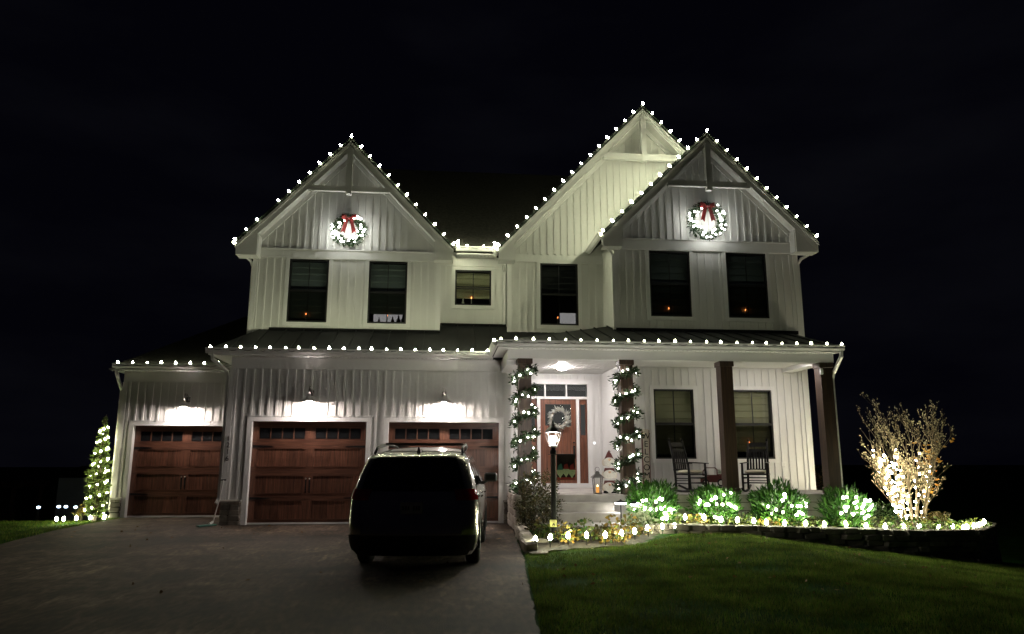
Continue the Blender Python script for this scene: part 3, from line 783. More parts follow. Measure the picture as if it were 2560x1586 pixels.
gable(1.89, 2.90, 7.28, 10.34, 1.4, 1.0, 6.5, -0.62, 4.45, (8.79, 8.93, 8.71), 7.2)
gable(10.34, 4.27, 7.38, 11.86, 1.6, 1.2, 7.5, 6.36, 14.05, (10.15, 10.34, 10.11), 7.28, batten_x=(6.4, 11.6), tip_r=False)
gable(11.73, 2.98, 7.46, 10.42, 0.2, -.15, 7.0, 9.10, 14.25, (8.85, 9.01, 8.75), 7.40)
# main roof behind, from the small middle eave up to the ridge
slab('main_roof', (1.9, 1.80, 7.50), (10.2, 1.80, 7.50), (10.2, 5.5, 11.35), (1.9, 5.5, 11.35), .14, 'shingle')
slab('main_roof', (10.2, 10.4, 6.9), (1.9, 10.4, 6.9), (1.9, 5.5, 11.35), (10.2, 5.5, 11.35), .14, 'shingle')
MB().add([(1.9, 1.9, 7.4), (1.9, 10.3, 6.9), (1.9, 5.5, 11.2)], [(0, 1, 2)]).build('roof_end', M['siding'], HOUSE)
# garage skirt roof: standing seam metal, hipped at its left end
def skirt(x, y): return (x, y, skirt_z(x, y))
slab('skirt_roof', skirt(-1.06, -.47), skirt(9.6, -.47), skirt(9.6, 2.3), skirt(-.02, 2.3), .10, 'metalroof')
slab('skirt_roof', (-1.06, 3.2, 4.13), (-1.06, -.47, 4.13), (-.10, 1.6, 5.03), (-.10, 3.2, 5.03), .10, 'metalroof')
pr = lambda x, y: (x, y, 4.16 + .30 * (y + 2.22))
slab('porch_roof', pr(5.80, -2.22), pr(13.94, -2.22), pr(13.94, 1.65), pr(9.67, 1.65), .10, 'metalroof')
slab('porch_roof', (5.80, 1.6, 4.16), (5.80, -2.22, 4.16), pr(9.60, 1.58), pr(9.60, 1.60), .09, 'metalroof')
MB().add([(13.92, -2.2, 4.02), (13.92, .2, 4.02), (13.92, .2, 4.80), (13.92, -2.2, 4.10)], [(0, 1, 2, 3)]).build('roof_end', M['trim'], HOUSE)
ang = math.atan(.44); x = -.55
def seam(xa, ya, yb, f, roof_name='roof_seam'):
    a = Vector(f(xa, ya)); b = Vector(f(xa, yb)); c = (a + b) / 2; Lg = (b - a).length
    o = piece(roof_name, HOUSE, c.x - .012, c.x + .012, c.y - Lg / 2, c.y + Lg / 2, c.z - .005, c.z + .030, M['metalroof'])
    o.rotation_euler = (math.atan2(b.z - a.z, b.y - a.y), 0, 0)
while x < 7.0:
    yt = 1.38 if -.6 < x < 4.45 else (2.18 if x < 6.36 else 1.58)
    if x < -.1: yt = -.47 + (x + 1.06) * 2.0
    if x < 5.75: seam(x, -.45, yt, skirt)
    elif x < 6.3: seam(x, -.47 + (x - 5.8) * .9 + .2, yt, skirt)
    x += .46
x = 6.3
while x < 13.9:
    seam(x, -2.20, min(.18 if x > 9.1 else 1.58, -2.22 + (x - 5.8) * 1.0), pr); x += .46
# wall flashing where the skirts meet the upper walls
for a, b, y, f in ((-.10, 4.47, 1.4, skirt), (4.47, 6.36, 2.2, skirt)):
    MB().box(a, b, y - .05, y - .024, f(0, y)[2] - .04, f(0, y)[2] + .05).build('flashing', M['black'], HOUSE)
MB().box(9.1, 14.12, .135, .168, pr(0, .2)[2] - .04, pr(0, .2)[2] + .06).build('flashing', M['black'], HOUSE)
# left bay roof, hipped at its left end
ys0, zs0 = 1.98, 4.03; d_ = 2.6
slab('bay_roof', (-4.20, ys0, zs0), (-.6, ys0, zs0), (-.6, ys0 + d_, zs0 + .72 * d_), (-4.20 + d_, ys0 + d_, zs0 + .72 * d_), .10, 'shingle')
slab('bay_roof', (-4.20, 10.1, zs0), (-4.20, ys0, zs0), (-4.20 + d_, ys0 + d_, zs0 + .72 * d_), (-4.20 + d_, 8.0, zs0 + .72 * d_), .10, 'shingle')
slab('bay_roof', (-.6, 10.1, zs0), (-4.20, 10.1, zs0), (-4.20 + d_, 8.0, zs0 + .72 * d_), (-.6, 8.0, zs0 + .72 * d_), .10, 'shingle')

# --- eaves: soffits, gutters, downspouts
GP = [(0.0, .0), (-.07, .0), (-.105, .045), (-.10, .075), (-.125, .10), (-.125, .125), (-.112, .125), (-.112, .108), (-.012, .108), (0, .108)]
def gutter_x(x0, x1, y, z):
    MB().poly_x([(y + a, z + b) for a, b in GP], x0, x1).build('gutter', M['gutter'], HOUSE)
gutter_x(-1.08, 5.80, -.46, 4.03)
gutter_x(-4.24, -.62, 1.98, 3.93)
gutter_x(5.78, 13.96, -2.20, 4.05)
gutter_x(4.88, 6.02, 1.80, 7.40)
MB().poly_y([(5.80 + a, 4.05 + b) for a, b in GP], -2.2, -.47).build('gutter', M['gutter'], HOUSE)
for x, s, yy, z in ((-1.02, -1, (1.02, 6.4), 7.17), (8.74, -1, (-.13, 1.55), 7.35), (14.72, 1, (-.13, 6.9), 7.35), (6.06, -1, (1.22, 1.78), 7.27)):
    MB().poly_y([(x - s * a * -1, z + b) for a, b in GP] if s > 0 else [(x + a, z + b) for a, b in GP], *yy).build('gutter', M['gutter'], HOUSE)
def vented(x0, x1, y0, y1, z, nm='soffit'):
    o = MB().box(x0, x1, y0, y1, z, z + .03).build(nm, M['soffit'], HOUSE)
    m = MB(); n = int((x1 - x0) / .10)
    for i in range(n):
        x = x0 + (i + .5) * (x1 - x0) / n; m.box(x - .012, x + .012, (y0 + y1) / 2 - .012, (y0 + y1) / 2 + .012, z - .003, z - .0005)
    m.build('soffit_vent', M['pewter'], HOUSE, kind='stuff')
vented(-1.04, 5.82, -.455, -.001, 4.0)
vented(-4.36, -.62, 1.985, 2.365, 3.89)
MB().box(-1.04, -.61, 0.0, 2.3, 4.0, 4.03).build('soffit', M['soffit'], HOUSE)
MB().box(-4.36, -4.11, 2.37, 9.9, 3.89, 3.92).build('soffit', M['soffit'], HOUSE)
vented(4.9, 6.0, 1.80, 2.17, 7.32)
vented(6.25, 13.92, -2.19, -1.91, 4.02)
MB().box(5.82, 6.25, -2.19, -.46, 4.021, 4.05).build('soffit', M['soffit'], HOUSE)
def spout(pts, w=.075):
    MB().tube(pts, w * .62, 4).build('downspout', M['gutter'], HOUSE)
spout([(-1.04, 1.08, 7.20), (-1.02, 1.12, 7.08), (-.72, 1.42, 6.86), (-.67, 1.5, 6.7), (-.67, 1.5, 4.6)], .065)
spout([(-4.16, 2.0, 3.94), (-4.16, 2.02, 3.80), (-4.16, 2.30, 3.50), (-4.16, 2.44, 3.38), (-4.165, 2.5, .2)])
spout([(-.93, -.50, 4.04), (-.93, -.46, 3.90), (-.70, -.02, 3.66), (-.665, .02, 3.50), (-.665, .02, .62), (-.70, -.06, .5)])
spout([(8.76, -.02, 7.36), (8.78, 0, 7.2), (9.0, .12, 7.02), (9.06, .14, 6.9), (9.06, .14, 4.9)])
spout([(14.78, .06, 7.36), (14.76, .08, 7.2), (14.42, .26, 7.0), (14.33, .30, 6.85), (14.32, .32, 0)])
spout([(13.90, -2.24, 4.06), (13.90, -2.22, 3.92), (13.92, -1.80, 3.58), (13.92, -1.72, 3.42), (13.92, -1.72, .76)])
spout([(5.98, 1.74, 7.40), (6.02, 1.74, 7.22), (6.26, 1.9, 7.05), (6.30, 2.1, 6.9), (6.30, 2.12, 5.35)], .07)

# --- porch: slab, beams, ceiling, posts
slabm = MB().box(6.30, 14.28, -2.0, 2.0, .0, .76).build('porch_floor', M['concrete'], HOUSE)
for zc in (.20, .40, .58): MB().box(8.7, 14.283, -2.004, -1.995, zc, zc + .012).build('block_joint', M['soil'], slabm)
MB().box(6.05, 13.88, -1.91, -1.62, 3.81, 4.02).build('porch_beam', M['trim'], HOUSE)
MB().box(13.60, 13.88, -1.62, .195, 3.81, 4.0).build('porch_beam', M['trim'], HOUSE)
MB().box(6.05, 6.30, -1.62, -.04, 3.70, 4.0).build('porch_beam', M['trim'], HOUSE)
ceil = MB().box(6.31, 13.59, -1.62, .15, 3.93, 3.96).box(6.31, 9.09, .15, 1.99, 3.93, 3.96).build('porch_ceiling', M['soffit'], HOUSE)
x = 6.40
while x < 13.55:
    piece('ceiling_board', ceil, x, x + .085, -1.60, (1.96 if x < 9.0 else .14), 3.922, 3.931, M['soffit']); x += .095
for k, px in enumerate((6.45, 8.82, 11.22, 13.68)):
    p = MB().box(px - .145, px + .145, -1.90, -1.61, .76, 3.69).build('porch_post', M['postwood'], HOUSE)
    MB().box(px - .175, px + .175, -1.93, -1.58, 3.69, 3.81).build('post_cap', M['postwood'], p, bevel=.008)
    if k > 1: MB().box(px - .17, px + .17, -1.93, -1.585, .762, .90).build('post_base', M['postwood'], p, bevel=.006)
print('battens', NB[0])

# ------------------------------------------------------------------ fixed lamps of the place
JAR = glowglass('lit_jar_glass', COOL, 9.0, .14)
def sconce(x, y, label):
    t = thing('wall_lamp', label, 'wall lamp', (x, y, 2.9), group='barn lamps over the garage doors')
    m = MB(); m.box(x - .055, x + .055, y - .03, y - .019, 3.06, 3.20)
    m.build('wall_plate', M['pewter'], t)
    arc = [(x, y - .03, 3.13), (x, y - .07, 3.22), (x, y - .15, 3.28), (x, y - .28, 3.27), (x, y - .34, 3.18), (x, y - .34, 3.08)]
    MB().tube(arc, .014, 6).build('gooseneck', M['pewter'], t, smooth=True)
    c = (x, y - .34, 2.90)
    MB().lathe([(.035, .20), (.045, .14), (.075, .12), (.095, .075), (.20, .012), (.215, 0.0), (.208, -.004), (.09, .062), (.04, .09)], c, 18, cap=False).build('lamp_shade', M['galv'], t, smooth=True)
    g = MB().lathe([(.075, .02), (.085, -.06), (.075, -.15), (.04, -.20)], c, 14, cap=False).build('glass_jar', JAR, t, smooth=True)
    b = link('bulb', SCB, t); b.location = (0, -.34, .022)
    for a in range(4):
        an = a * math.pi / 2 + .6
        MB().tube([(c[0] + .085 * math.cos(an), c[1] + .085 * math.sin(an), 2.92), (c[0] + .095 * math.cos(an), c[1] + .095 * math.sin(an), 2.83), (c[0] + .05 * math.cos(an), c[1] + .05 * math.sin(an), 2.69)], .004, 4).build('guard_wire', M['pewter'], t)
bm = bmesh.new(); bmesh.ops.create_icosphere(bm, subdivisions=2, radius=.058)
SCB = bpy.data.meshes.new('sconce_bulb'); bm.to_mesh(SCB); bm.free(); SCB.materials.append(emat('sconce_glow', COOL, E_SCONCE))
sconce(1.37, 0.0, 'lit barn wall lamp above the fully visible middle garage door')
sconce(4.62, 0.0, 'lit barn wall lamp above the garage door behind the car')
sconce(-2.36, 2.4, 'lit barn wall lamp above the set-back single garage door')

def ceiling_lamp(x, y, label, k=1.0, flat=.75):
    t = thing('ceiling_lamp', label, 'ceiling light', (x, y, 3.92), group='porch ceiling lights')
    MB().lathe([(.16, 0), (.16, -.022), (.145, -.025)], (x, y, 3.922), 20).build('trim_ring', M['white'], t)
    MB().lathe([(r_, z_ * flat) for r_, z_ in ((.14, -.022), (.135, -.05), (.11, -.085), (.06, -.105), (.01, -.11))], (x, y, 3.922), 20).build('diffuser', emat('dome_glow', (1.0, .91, .90), E_CEIL * k), t, smooth=True)
ceiling_lamp(7.70, 0.45, 'glowing dome light on the porch ceiling before the front door')
ceiling_lamp(13.0, -1.42, 'glowing dome light on the porch ceiling by the second window', .55, .4)

def lamp_post():
    x, y = 6.67, -4.6
    t = thing('lamp_post', 'black lamp post with a glowing glass lantern in the flower bed', 'lamp post', (x, y, 0.03))
    MB().lathe([(.075, 0), (.07, .10), (.052, .14), (.047, 1.60), (.06, 1.62), (.06, 1.66), (.04, 1.70), (.05, 1.76)], (x, y, .03), 14).build('pole', M['black'], t, smooth=True)
    c = (x, y, 1.79)
    lan = MB().lathe([(.07, -.03), (.085, 0), (.07, .008)], c, 6).build('lantern_frame', M['pewter'], t)
    MB().lathe([(.155, .250), (.150, .268), (.10, .33), (.055, .365), (.05, .40), (.02, .42), (.025, .45), (.008, .50), (.004, .55)], c, 6).build('lantern_roof', M['pewter'], lan)
    for k in range(6):
        a = k * math.pi / 3; ca, sa = math.cos(a), math.sin(a)
        MB().tube([(x + .075 * ca, y + .075 * sa, 1.79), (x + .148 * ca, y + .148 * sa, 1.99), (x + .145 * ca, y + .145 * sa, 2.05)], .006, 4).build('lantern_rib', M['pewter'], lan)
        a2 = a + math.pi / 3; cb_, sb_ = math.cos(a2), math.sin(a2)
        MB().add([(x + .073 * ca, y + .073 * sa, 1.795), (x + .073 * cb_, y + .073 * sb_, 1.795), (x + .144 * cb_, y + .144 * sb_, 1.99), (x + .144 * ca, y + .144 * sa, 1.99), (x + .142 * cb_, y + .142 * sb_, 2.04), (x + .142 * ca, y + .142 * sa, 2.04)], [(0, 1, 2, 3), (3, 2, 4, 5)]).build('lantern_pane', M['clearglass'], lan)
    gl = emat('lantern_glow', (1.0, .93, .86), E_LAMP)
    for k in range(3):
        a = k * 2.094 + .5; px, py = x + .038 * math.cos(a), y + .038 * math.sin(a)
        MB().lathe([(.012, 0), (.012, .07)], (px, py, 1.80), 8).build('candle_sleeve', M['cream'], t)
        MB().lathe([(.010, .0), (.021, .03), (.019, .055), (.005, .10)], (px, py, 1.87), 8).build('bulb', gl, t, smooth=True)
lamp_post()

def path_lamp(x, y, z, label):
    t = thing('path_lamp', label, 'path light', (x, y, z), group='path lights beside the steps')
    MB().tube([(x, y, z), (x, y, z + .40)], .012, 6).build('stake', M['black'], t)
    MB().lathe([(.125, .43), (.120, .445), (.03, .475), (.012, .50)], (x, y, z), 18).build('hat', M['black'], t)
    MB().lathe([(.03, .395), (.118, .402), (.122, .428), (.03, .429)], (x, y, z), 18).build('lit_rim', emat('path_glow', (1.0, .96, .92), E_PATH), t)
path_lamp(8.42, -2.62, .20, 'disc-topped path light standing right against the concrete steps')
path_lamp(8.70, -2.78, .18, 'disc-topped path light among the pale leaves beside the laurel shrub')

# ------------------------------------------------------------------ light strings on the eaves and gables
def string(label, pts, kind, axes, group='white light strings on the roof edges', cord_mat='greenwire', name='light_string', dim=()):
    t = thing(name, label, 'string lights', pts[0], group=group)
    cp = []
    for p, a in zip(pts, axes):
        q = Vector(p) - Vector(a).normalized() * .012
        if cp and .2 < (q - cp[-1]).length < .8: cp.append((cp[-1] + q) / 2 + Vector((rg.uniform(-.01, .01), -.035 - rg.uniform(0, .02), -rg.uniform(.01, .05))))
        cp.append(q)
    MB().tube(cp, .007, 4).build('cord', M[cord_mat], t)
    for i, (p, a) in enumerate(zip(pts, axes)):
        if i in dim: continue
        put_bulb(kind, p, t, a)
    return t
rg = random.Random(5)
jit = lambda a, s=.18: (a[0] + rg.uniform(-s, s), a[1] + rg.uniform(-s, s), a[2])
UPW = (0, -.15, 1)
n = 20; pts = [(-.98 + 6.62 * i / (n - 1) + rg.uniform(-.02, .02), -.535, 4.135) for i in range(n)]
pts += [(5.70, -.56 - .0, 4.135)] + [(5.735, -.80 - .30 * i, 4.155) for i in range(5)]
string('white bulb string along the gutter above the two wide garage doors', pts, 'eave', [jit(UPW) for _ in pts])
n = 9; pts = [(-4.10 + .373 * i, 1.90, 4.035) for i in range(n)]
string('white bulb string along the low gutter of the set-back single garage', pts, 'bay', [jit(UPW) for _ in pts])
n = 23; pts = [(5.86 + 8.05 * i / (n - 1) + rg.uniform(-.02, .02), -2.275, 4.155) for i in range(n)]
string('white bulb string along the long gutter of the front porch', pts, 'porch', [jit(UPW) for _ in pts])
pts = [(4.93, 1.76, 7.62), (4.94, 1.72, 7.51), (5.20, 1.72, 7.50), (5.66, 1.72, 7.50), (5.98, 1.72, 7.51), (5.99, 1.76, 7.63)]
string('short white bulb string on the small gutter between two gables', pts, 'rake', [jit(UPW) for _ in pts])
def rake_string(label, cx, half, ze, za, yr, nl, nr, frac_r=1.0, dim=()):
    s = (za - ze) / half; nrm = Vector((1, 0, 1 / s)).normalized()
    pts, ax = [], []
    for i in range(nl + 1):
        f = i / (nl + .55) if i < nl else 1.0
        f = (i + .05) / (nl)
        x = cx - half * (1 - f); pts.append((x, yr - .03, za - s * (cx - x) + .012)); ax.append(jit((-nrm.x, -.1, nrm.z) if i < nl else (0, -.1, 1), .12))
    for i in range(1, int(nr * frac_r) + 1):
        x = cx + half * (i / nr * .985); pts.append((x, yr - .03, za - s * (x - cx) + .012)); ax.append(jit((nrm.x, -.1, nrm.z), .12))
    return string(label, pts, 'rake', ax, dim=dim)
rake_string('white bulb string up and over the gable above the garage doors', 1.89, 2.92, 7.28, 10.36, 1.0, 11, 11, dim=(3,))
rake_string('white bulb string up and over the tallest gable in the middle', 10.34, 4.27, 7.38, 11.88, 1.2, 16, 16, .36)
rake_string('white bulb string up and over the gable above the porch', 11.73, 2.98, 7.46, 10.44, -.15, 11, 11)

# ------------------------------------------------------------------ stake lights in the ground
def stake_light(x, y, z, label, group):
    t = thing('stake_light', label, 'stake light', (x, y, z), group=group, world=False)
    MB().tube([(0, 0, -.03), (0, 0, .10)], .008, 5).build('stake', M['black'], t)
    MB().lathe([(.020, .085), (.022, .125), (.018, .13)], (0, 0, 0), 8).build('socket', M['greenwire'], t)
    o = link('bulb', STB, t); o.location = (0, 0, .125)
    o.rotation_euler = (rg.uniform(-.12, .12), rg.uniform(-.12, .12), 0)
STB = bulb_mesh('stake_bulb', BULB['stake'].materials[0], .038, .118, 10)
ORD = ['first', 'second', 'third', 'fourth', 'fifth', 'sixth', 'seventh', 'eighth', 'ninth', 'tenth', 'eleventh', 'twelfth', 'thirteenth', 'fourteenth', 'fifteenth', 'sixteenth', 'seventeenth', 'eighteenth', 'nineteenth', 'twentieth', 'twenty-first', 'twenty-second', 'twenty-third', 'twenty-fourth', 'twenty-fifth']
ROW1 = [(6.20, -5.58), (6.50, -5.25), (6.86, -5.0), (7.20, -4.98), (7.55, -4.95), (7.90, -4.72), (8.25, -4.35), (8.68, -3.75), (9.06, -3.45), (9.36, -3.30)]
for i, (x, y) in enumerate(ROW1):
    z = 0.0 + .03
    stake_light(x, y, z, f'{ORD[i]} glowing stake bulb from the driveway, in the short curved row before the steps', 'stake lights before the front steps')
ROW2 = [(9.30, -2.98, .36), (9.70, -2.98, .36), (10.10, -3.00, .36), (10.46, -3.00, .31), (10.82, -3.00, .30), (11.18, -3.00, .28), (11.46, -3.00, .25), (11.85, -3.00, .23), (12.32, -3.00, .22), (12.74, -3.00, .20), (13.22, -3.00, .20), (13.68, -2.98, .17),
        (14.13, -2.94, .14), (14.60, -2.88, .13), (15.05, -2.74, .12), (15.55, -2.66, .10), (16.00, -2.5, .09), (16.28, -2.48, .04), (16.45, -2.36, .06), (16.75, -2.2, .07), (17.02, -2.0, .07), (17.22, -1.8, .05), (17.42, -1.6, .05), (17.62, -1.4, .08)]
for i, (x, y, zc) in enumerate(ROW2):
    z = zc - .19
    stake_light(x, y, z, f'{ORD[i]} glowing stake bulb from the steps, in the long row on the stone wall', 'stake lights along the raised bed')
for i, (x, y) in enumerate([(-4.20, 2.28), (-4.56, 2.30), (-4.78, 2.05), (-5.00, 1.84), (-5.16, 1.84)]):
    stake_light(x, y, -.15, f'{ORD[i]} glowing stake bulb from the garage corner, in the grass by the lit evergreen', 'stake lights by the single garage')

# ------------------------------------------------------------------ stone wall and edging stones
sw = thing('stone_wall', 'low dry stone retaining wall, in shadow below the lit shrub bed', 'stone wall', (8.5, -3.2, -.1))
rgs = random.Random(21)
MB().poly_z([(8.66, -3.1), (8.66, -2.95), (16.0, -2.6), (16.9, -1.9), (17.9, -.9), (18.0, -1.05), (17.0, -2.1), (16.3, -2.7), (14.6, -3.0), (12, -3.1)], -1.2, -.06).build('wall_core', M['soil'], sw)
def course_top(x): return float(bed_z(x)) + .045
x = 8.55
SEG = 0
def wall_y2(x): return np.interp(x, [8.3, 9.0, 12, 14.6, 16.3, 17.0, 18.0], [-3.12, -3.18, -3.2, -3.08, -2.78, -2.2, -1.1])
lev = 0
while lev < 8:
    x = 8.52 + rgs.uniform(0, .2)
    while x < 17.8:
        wd = rgs.uniform(.24, .5); xm = x + wd / 2
        ztop = course_top(min(xm, 16.6)) - lev * .115 - rgs.uniform(0, .012); zbot = float(ground_h(xm, -3.4)) - .05
        if ztop > zbot:
            slope = math.atan2(float(wall_y2(xm + .1) - wall_y2(xm - .1)), .2)
            o = stone(sw, (xm, float(wall_y2(xm)) + rgs.uniform(-.03, .03), ztop - .055), (wd / math.cos(slope) * .99, .26, .118), rgs, tilt=.04)
            o.rotation_euler.z = slope
        x += wd
    lev += 1
ed = thing('stone_edging', 'line of rough pale stones edging the driveway beside the dark shrub', 'stone edging', (6.2, -3, 0))
rge = random.Random(8)
for y, s in ((-2.05, .24), (-2.42, .34), (-2.85, .36), (-3.30, .42), (-3.80, .45), (-4.35, .5), (-4.95, .52), (-5.5, .45)):
    x = float(edge_x(DRIVE_R, y)) + .14
    stone(ed, (x, y, .075 + rge.uniform(-.01, .02)), (.24, s * .98, .20), rge, ROCKL, 'stone', .08)
for x, y, h in ((6.42, -4.55, .12), (6.22, -5.86, .05)):
    stone(ed, (x, y, h * .4), (.30, .20, h), rge, ROCKL, 'stone', .08)
# the stacked stones at the corner of the porch floor
pc = MB().box(6.30, 6.44, -2.02, -.06, 0, .74).build('porch_corner', M['soil'], HOUSE)
rgp = random.Random(4); z = 0
for hh in (.13, .16, .15, .17, .15):
    y = -2.04
    while y < -.1:
        wd = rgp.uniform(.2, .34); stone(pc, (6.285, y + wd / 2, z + hh / 2), (.15, wd, hh * 1.0), rgp, ROCKL, 'stone', .05); y += wd
    z += hh

# ------------------------------------------------------------------ concrete steps
st = thing('concrete_steps', 'pale concrete front steps with a square landing slab', 'steps', (7.7, -2.6, 0))
def step_part(nm, x0, x1, y0, y1, z0, z1):
    MB().box(x0, x1, y0, y1, z0, z1).build(nm, M['concrete'], st, bevel=.012)
step_part('step', 7.08, 8.36, -2.30, -2.005, .05, .615); step_part('step', 7.02, 8.42, -2.60, -2.302, .05, .42); step_part('landing', 6.74, 8.40, -3.52, -2.602, -.05, .225)

# ------------------------------------------------------------------ parked car (built around its own origin, rear at -y)
def car():
    t = thing('parked_car', 'dark silver minivan parked nose-in on the driveway, seen from behind', 'car', (4.40, -5.33, 0.0), R(-5.2), world=False)
    Lh = 2.42
    ZT = [(.22, .84, -2.30, 2.30), (.30, .89, -2.36, 2.36), (.42, .915, -2.41, 2.41), (.55, .925, -2.42, 2.42), (.72, .93, -2.40, 2.41), (.90, .925, -2.37, 2.36), (1.00, .915, -2.34, 2.20), (1.05, .905, -2.33, 1.95), (1.10, .89, -2.31, 1.45), (1.20, .865, -2.29, 1.25), (1.35, .825, -2.23, .98), (1.48, .775, -2.17, .75), (1.57, .735, -2.13, .60), (1.60, .705, -2.05, .54), (1.64, .67, -1.80, .46), (1.68, .625, -1.40, .36), (1.715, .55, -.95, .20), (1.742, .32, -.55, .0)]
    zs = [q[0] for q in ZT]
    def dims(z): return [float(np.interp(z, zs, [q[k] for q in ZT])) for k in (1, 2, 3)]
    def outline(z):
        w, yr, yf = dims(z); r = min(.30, w * .6); rf = min(.42, w * .8)
        pts = []
        def rear(x): return yr + .05 * (x / w) ** 2
        nS = 10
        for i in range(nS + 1): x = -w + r + 2 * (w - r) * i / nS; pts.append((x, rear(x), 'r'))
        for i in range(1, 6): a = -math.pi / 2 + i * math.pi / 12; pts.append((w - r + r * math.cos(a), rear(w - r) + r * (1 + math.sin(a)), 'c'))
        ya, yb = rear(w - r) + r, yf - rf
        for i in range(17): pts.append((w, ya + (yb - ya) * i / 16, 's'))
        for i in range(1, 6): a = i * math.pi / 12; pts.append((w - rf + rf * math.cos(a), yf - rf + rf * math.sin(a), 'f'))
        for i in range(nS + 1): x = w - rf - 2 * (w - rf) * i / nS; pts.append((x, yf + .04 * (1 - (x / w) ** 2), 'f'))
        for i in range(1, 6): a = math.pi / 2 + i * math.pi / 12; pts.append((-w + rf + rf * math.cos(a), yf - rf + rf * math.sin(a), 'f'))
        for i in range(17): pts.append((-w, yb + (ya - yb) * i / 16, 's'))
        for i in range(1, 6): a = math.pi + i * math.pi / 12; pts.append((-w + r + r * math.cos(a), rear(-w + r) + r * (1 + math.sin(a)), 'c'))
        return pts
    n = len(outline(.6))
    zz = [.22, .26, .32, .40, .50, .60, .70, .80, .88, .96, 1.02, 1.05, 1.08, 1.12, 1.20, 1.30, 1.40, 1.48, 1.54, 1.58, 1.62, 1.655, 1.685, 1.705, 1.72, 1.733, 1.742]
    rings = [outline(z) for z in zz]
    vs = [(p[0], p[1], z) for z, rg_ in zip(zz, rings) for p in rg_]; fs = []
    for i in range(len(zz) - 1):
        for k in range(n): k2 = (k + 1) % n; fs.append((i * n + k, i * n + k2, (i + 1) * n + k2, (i + 1) * n + k))
    fs.append(tuple((len(zz) - 1) * n + k for k in range(n))); fs.append(tuple(range(n - 1, -1, -1)))
    paint = pmat('car_paint', (.40, .37, .33), .20, .04, 3.0, metal=.85, coat=1.0)
    MB().add(vs, fs).build('body', paint, t, smooth=True)
    def P(k, z, off):
        o = outline(z); a, b, c = o[k % n], o[(k + 1) % n], o[(k - 1) % n]
        tx, ty = b[0] - c[0], b[1] - c[1]; l = math.hypot(tx, ty) or 1
        return (a[0] + ty / l * off, a[1] - tx / l * off, z)
    def patch(name, k0, k1, za, zb, mat, off=.006, nz_=6, lo=None, hi=None, thick=True):
        ks = list(range(k0, k1 + 1)); vs, fs = [], []
        for j in range(nz_ + 1):
            for k in ks:
                a = lo(k) if lo else za; b = hi(k) if hi else zb
                vs.append(P(k, a + (b - a) * j / nz_, off))
        m_ = len(ks)
        for j in range(nz_):
            for i in range(m_ - 1): fs.append((j * m_ + i, j * m_ + i + 1, (j + 1) * m_ + i + 1, (j + 1) * m_ + i))
        o = MB().add(vs, fs).build(name, mat, t, smooth=True)
        return o
    dg = pmat('car_glass', (.004, .004, .005), .04, .05, 1.0, coat=.3)
    blk = pmat('car_trim_black', (.010, .010, .010), .5, .1, 5.0)
    tg = pmat('tailgate_paint', (.05, .046, .042), .25, .04, 3.0, metal=.7, coat=1.0)
    # the rear outline covers indices 0..10, its corners 11..15 (right) and n-5..n-1 (left); the right side is 16..32
    def rear_patch(name, ka, kb, za, zb, mat, off): return patch(name, ka, kb, za, zb, mat, off, 8)
    patch('rear_window', -2, 12, 1.10, 1.565, dg, .008, 8)
    patch('tailgate', -1, 11, .52, 1.085, paint, .005, 6)
    patch('rear_bumper', -4, 14, .28, .505, blk, .020, 4)
    patch('lower_bumper', -3, 13, .23, .33, blk, .028, 2)
    tl = pmat('tail_light_red', (.45, .012, .010), .12, .1, 5.0, coat=1.0)
    patch('tail_light', 10, 15, .98, 1.13, tl, .016, 4); patch('tail_light', -5, 0, .98, 1.13, tl, .016, 4)
    pl = MB().box(-.155, .155, -2.425, -2.400, .80, .955).build('number_plate', pmat('plate', (.32, .32, .33), .5, .15, 30), t, bevel=.004)
    for i in range(7):
        if i == 3: continue
        piece('plate_character', pl, -.125 + i * .037, -.101 + i * .037, -2.430, -2.424, .845, .905, blk)
    MB().tube([(-.10, -2.275, 1.20), (.0, -2.285, 1.205), (.20, -2.275, 1.19), (.33, -2.262, 1.185)], .010, 5).lathe([(.03, -.02), (.03, .02)], (-.10, -2.26, 1.2), 8).build('wiper', M['galv'], t, kind='stuff')
    MB().add([(-.03, -1.74, 1.645), (.03, -1.74, 1.645), (.03, -1.55, 1.66), (-.03, -1.55, 1.66), (-.010, -1.76, 1.725), (.010, -1.76, 1.725)], [(0, 1, 5, 4), (1, 2, 5), (2, 3, 4, 5), (3, 0, 4)]).build('antenna_fin', blk, t)
    # side glass, each side three panes
    S0 = 16; L0 = n - 5 - 17
    for (a, b) in ((17, 20), (21, 25), (26, 31)):
        patch('side_window', a, b, 1.13, 1.50, dg, .006, 5)
        patch('side_window', 2 * (L0 + 8) - (b - 24) - 24 + 0 if False else L0 + (32 - b), L0 + (32 - a), 1.13, 1.50, dg, .006, 5)
    patch('windscreen', 36, 50, 1.12, 1.56, dg, .006, 5)
    for s in (-1, 1):
        rail = [(s * .66, -1.72, 1.635), (s * .65, -1.55, 1.725), (s * .64, -.6, 1.785), (s * .62, .12, 1.755), (s * .58, .28, 1.69)]
        MB().tube(rail, .022, 6).build('roof_rail', blk, t, smooth=True)
        m = MB().box(-.11, .11, -.05, .06, -.085, .085)
        if s > 0:
            for yc in (-.95, .05): MB().box(-.63, .63, yc - .03, yc + .03, 1.775, 1.80).build('roof_bar', blk, t, bevel=.008)
        mr_ = MB().box(s * 1.03 - .12, s * 1.03 + .12, .72, .84, 1.14, 1.30).build('door_mirror', blk, t, bevel=.03)
        MB().tube([(s * .86, .80, 1.10), (s * .98, .78, 1.17)], .03, 6).build('mirror_arm', blk, mr_)
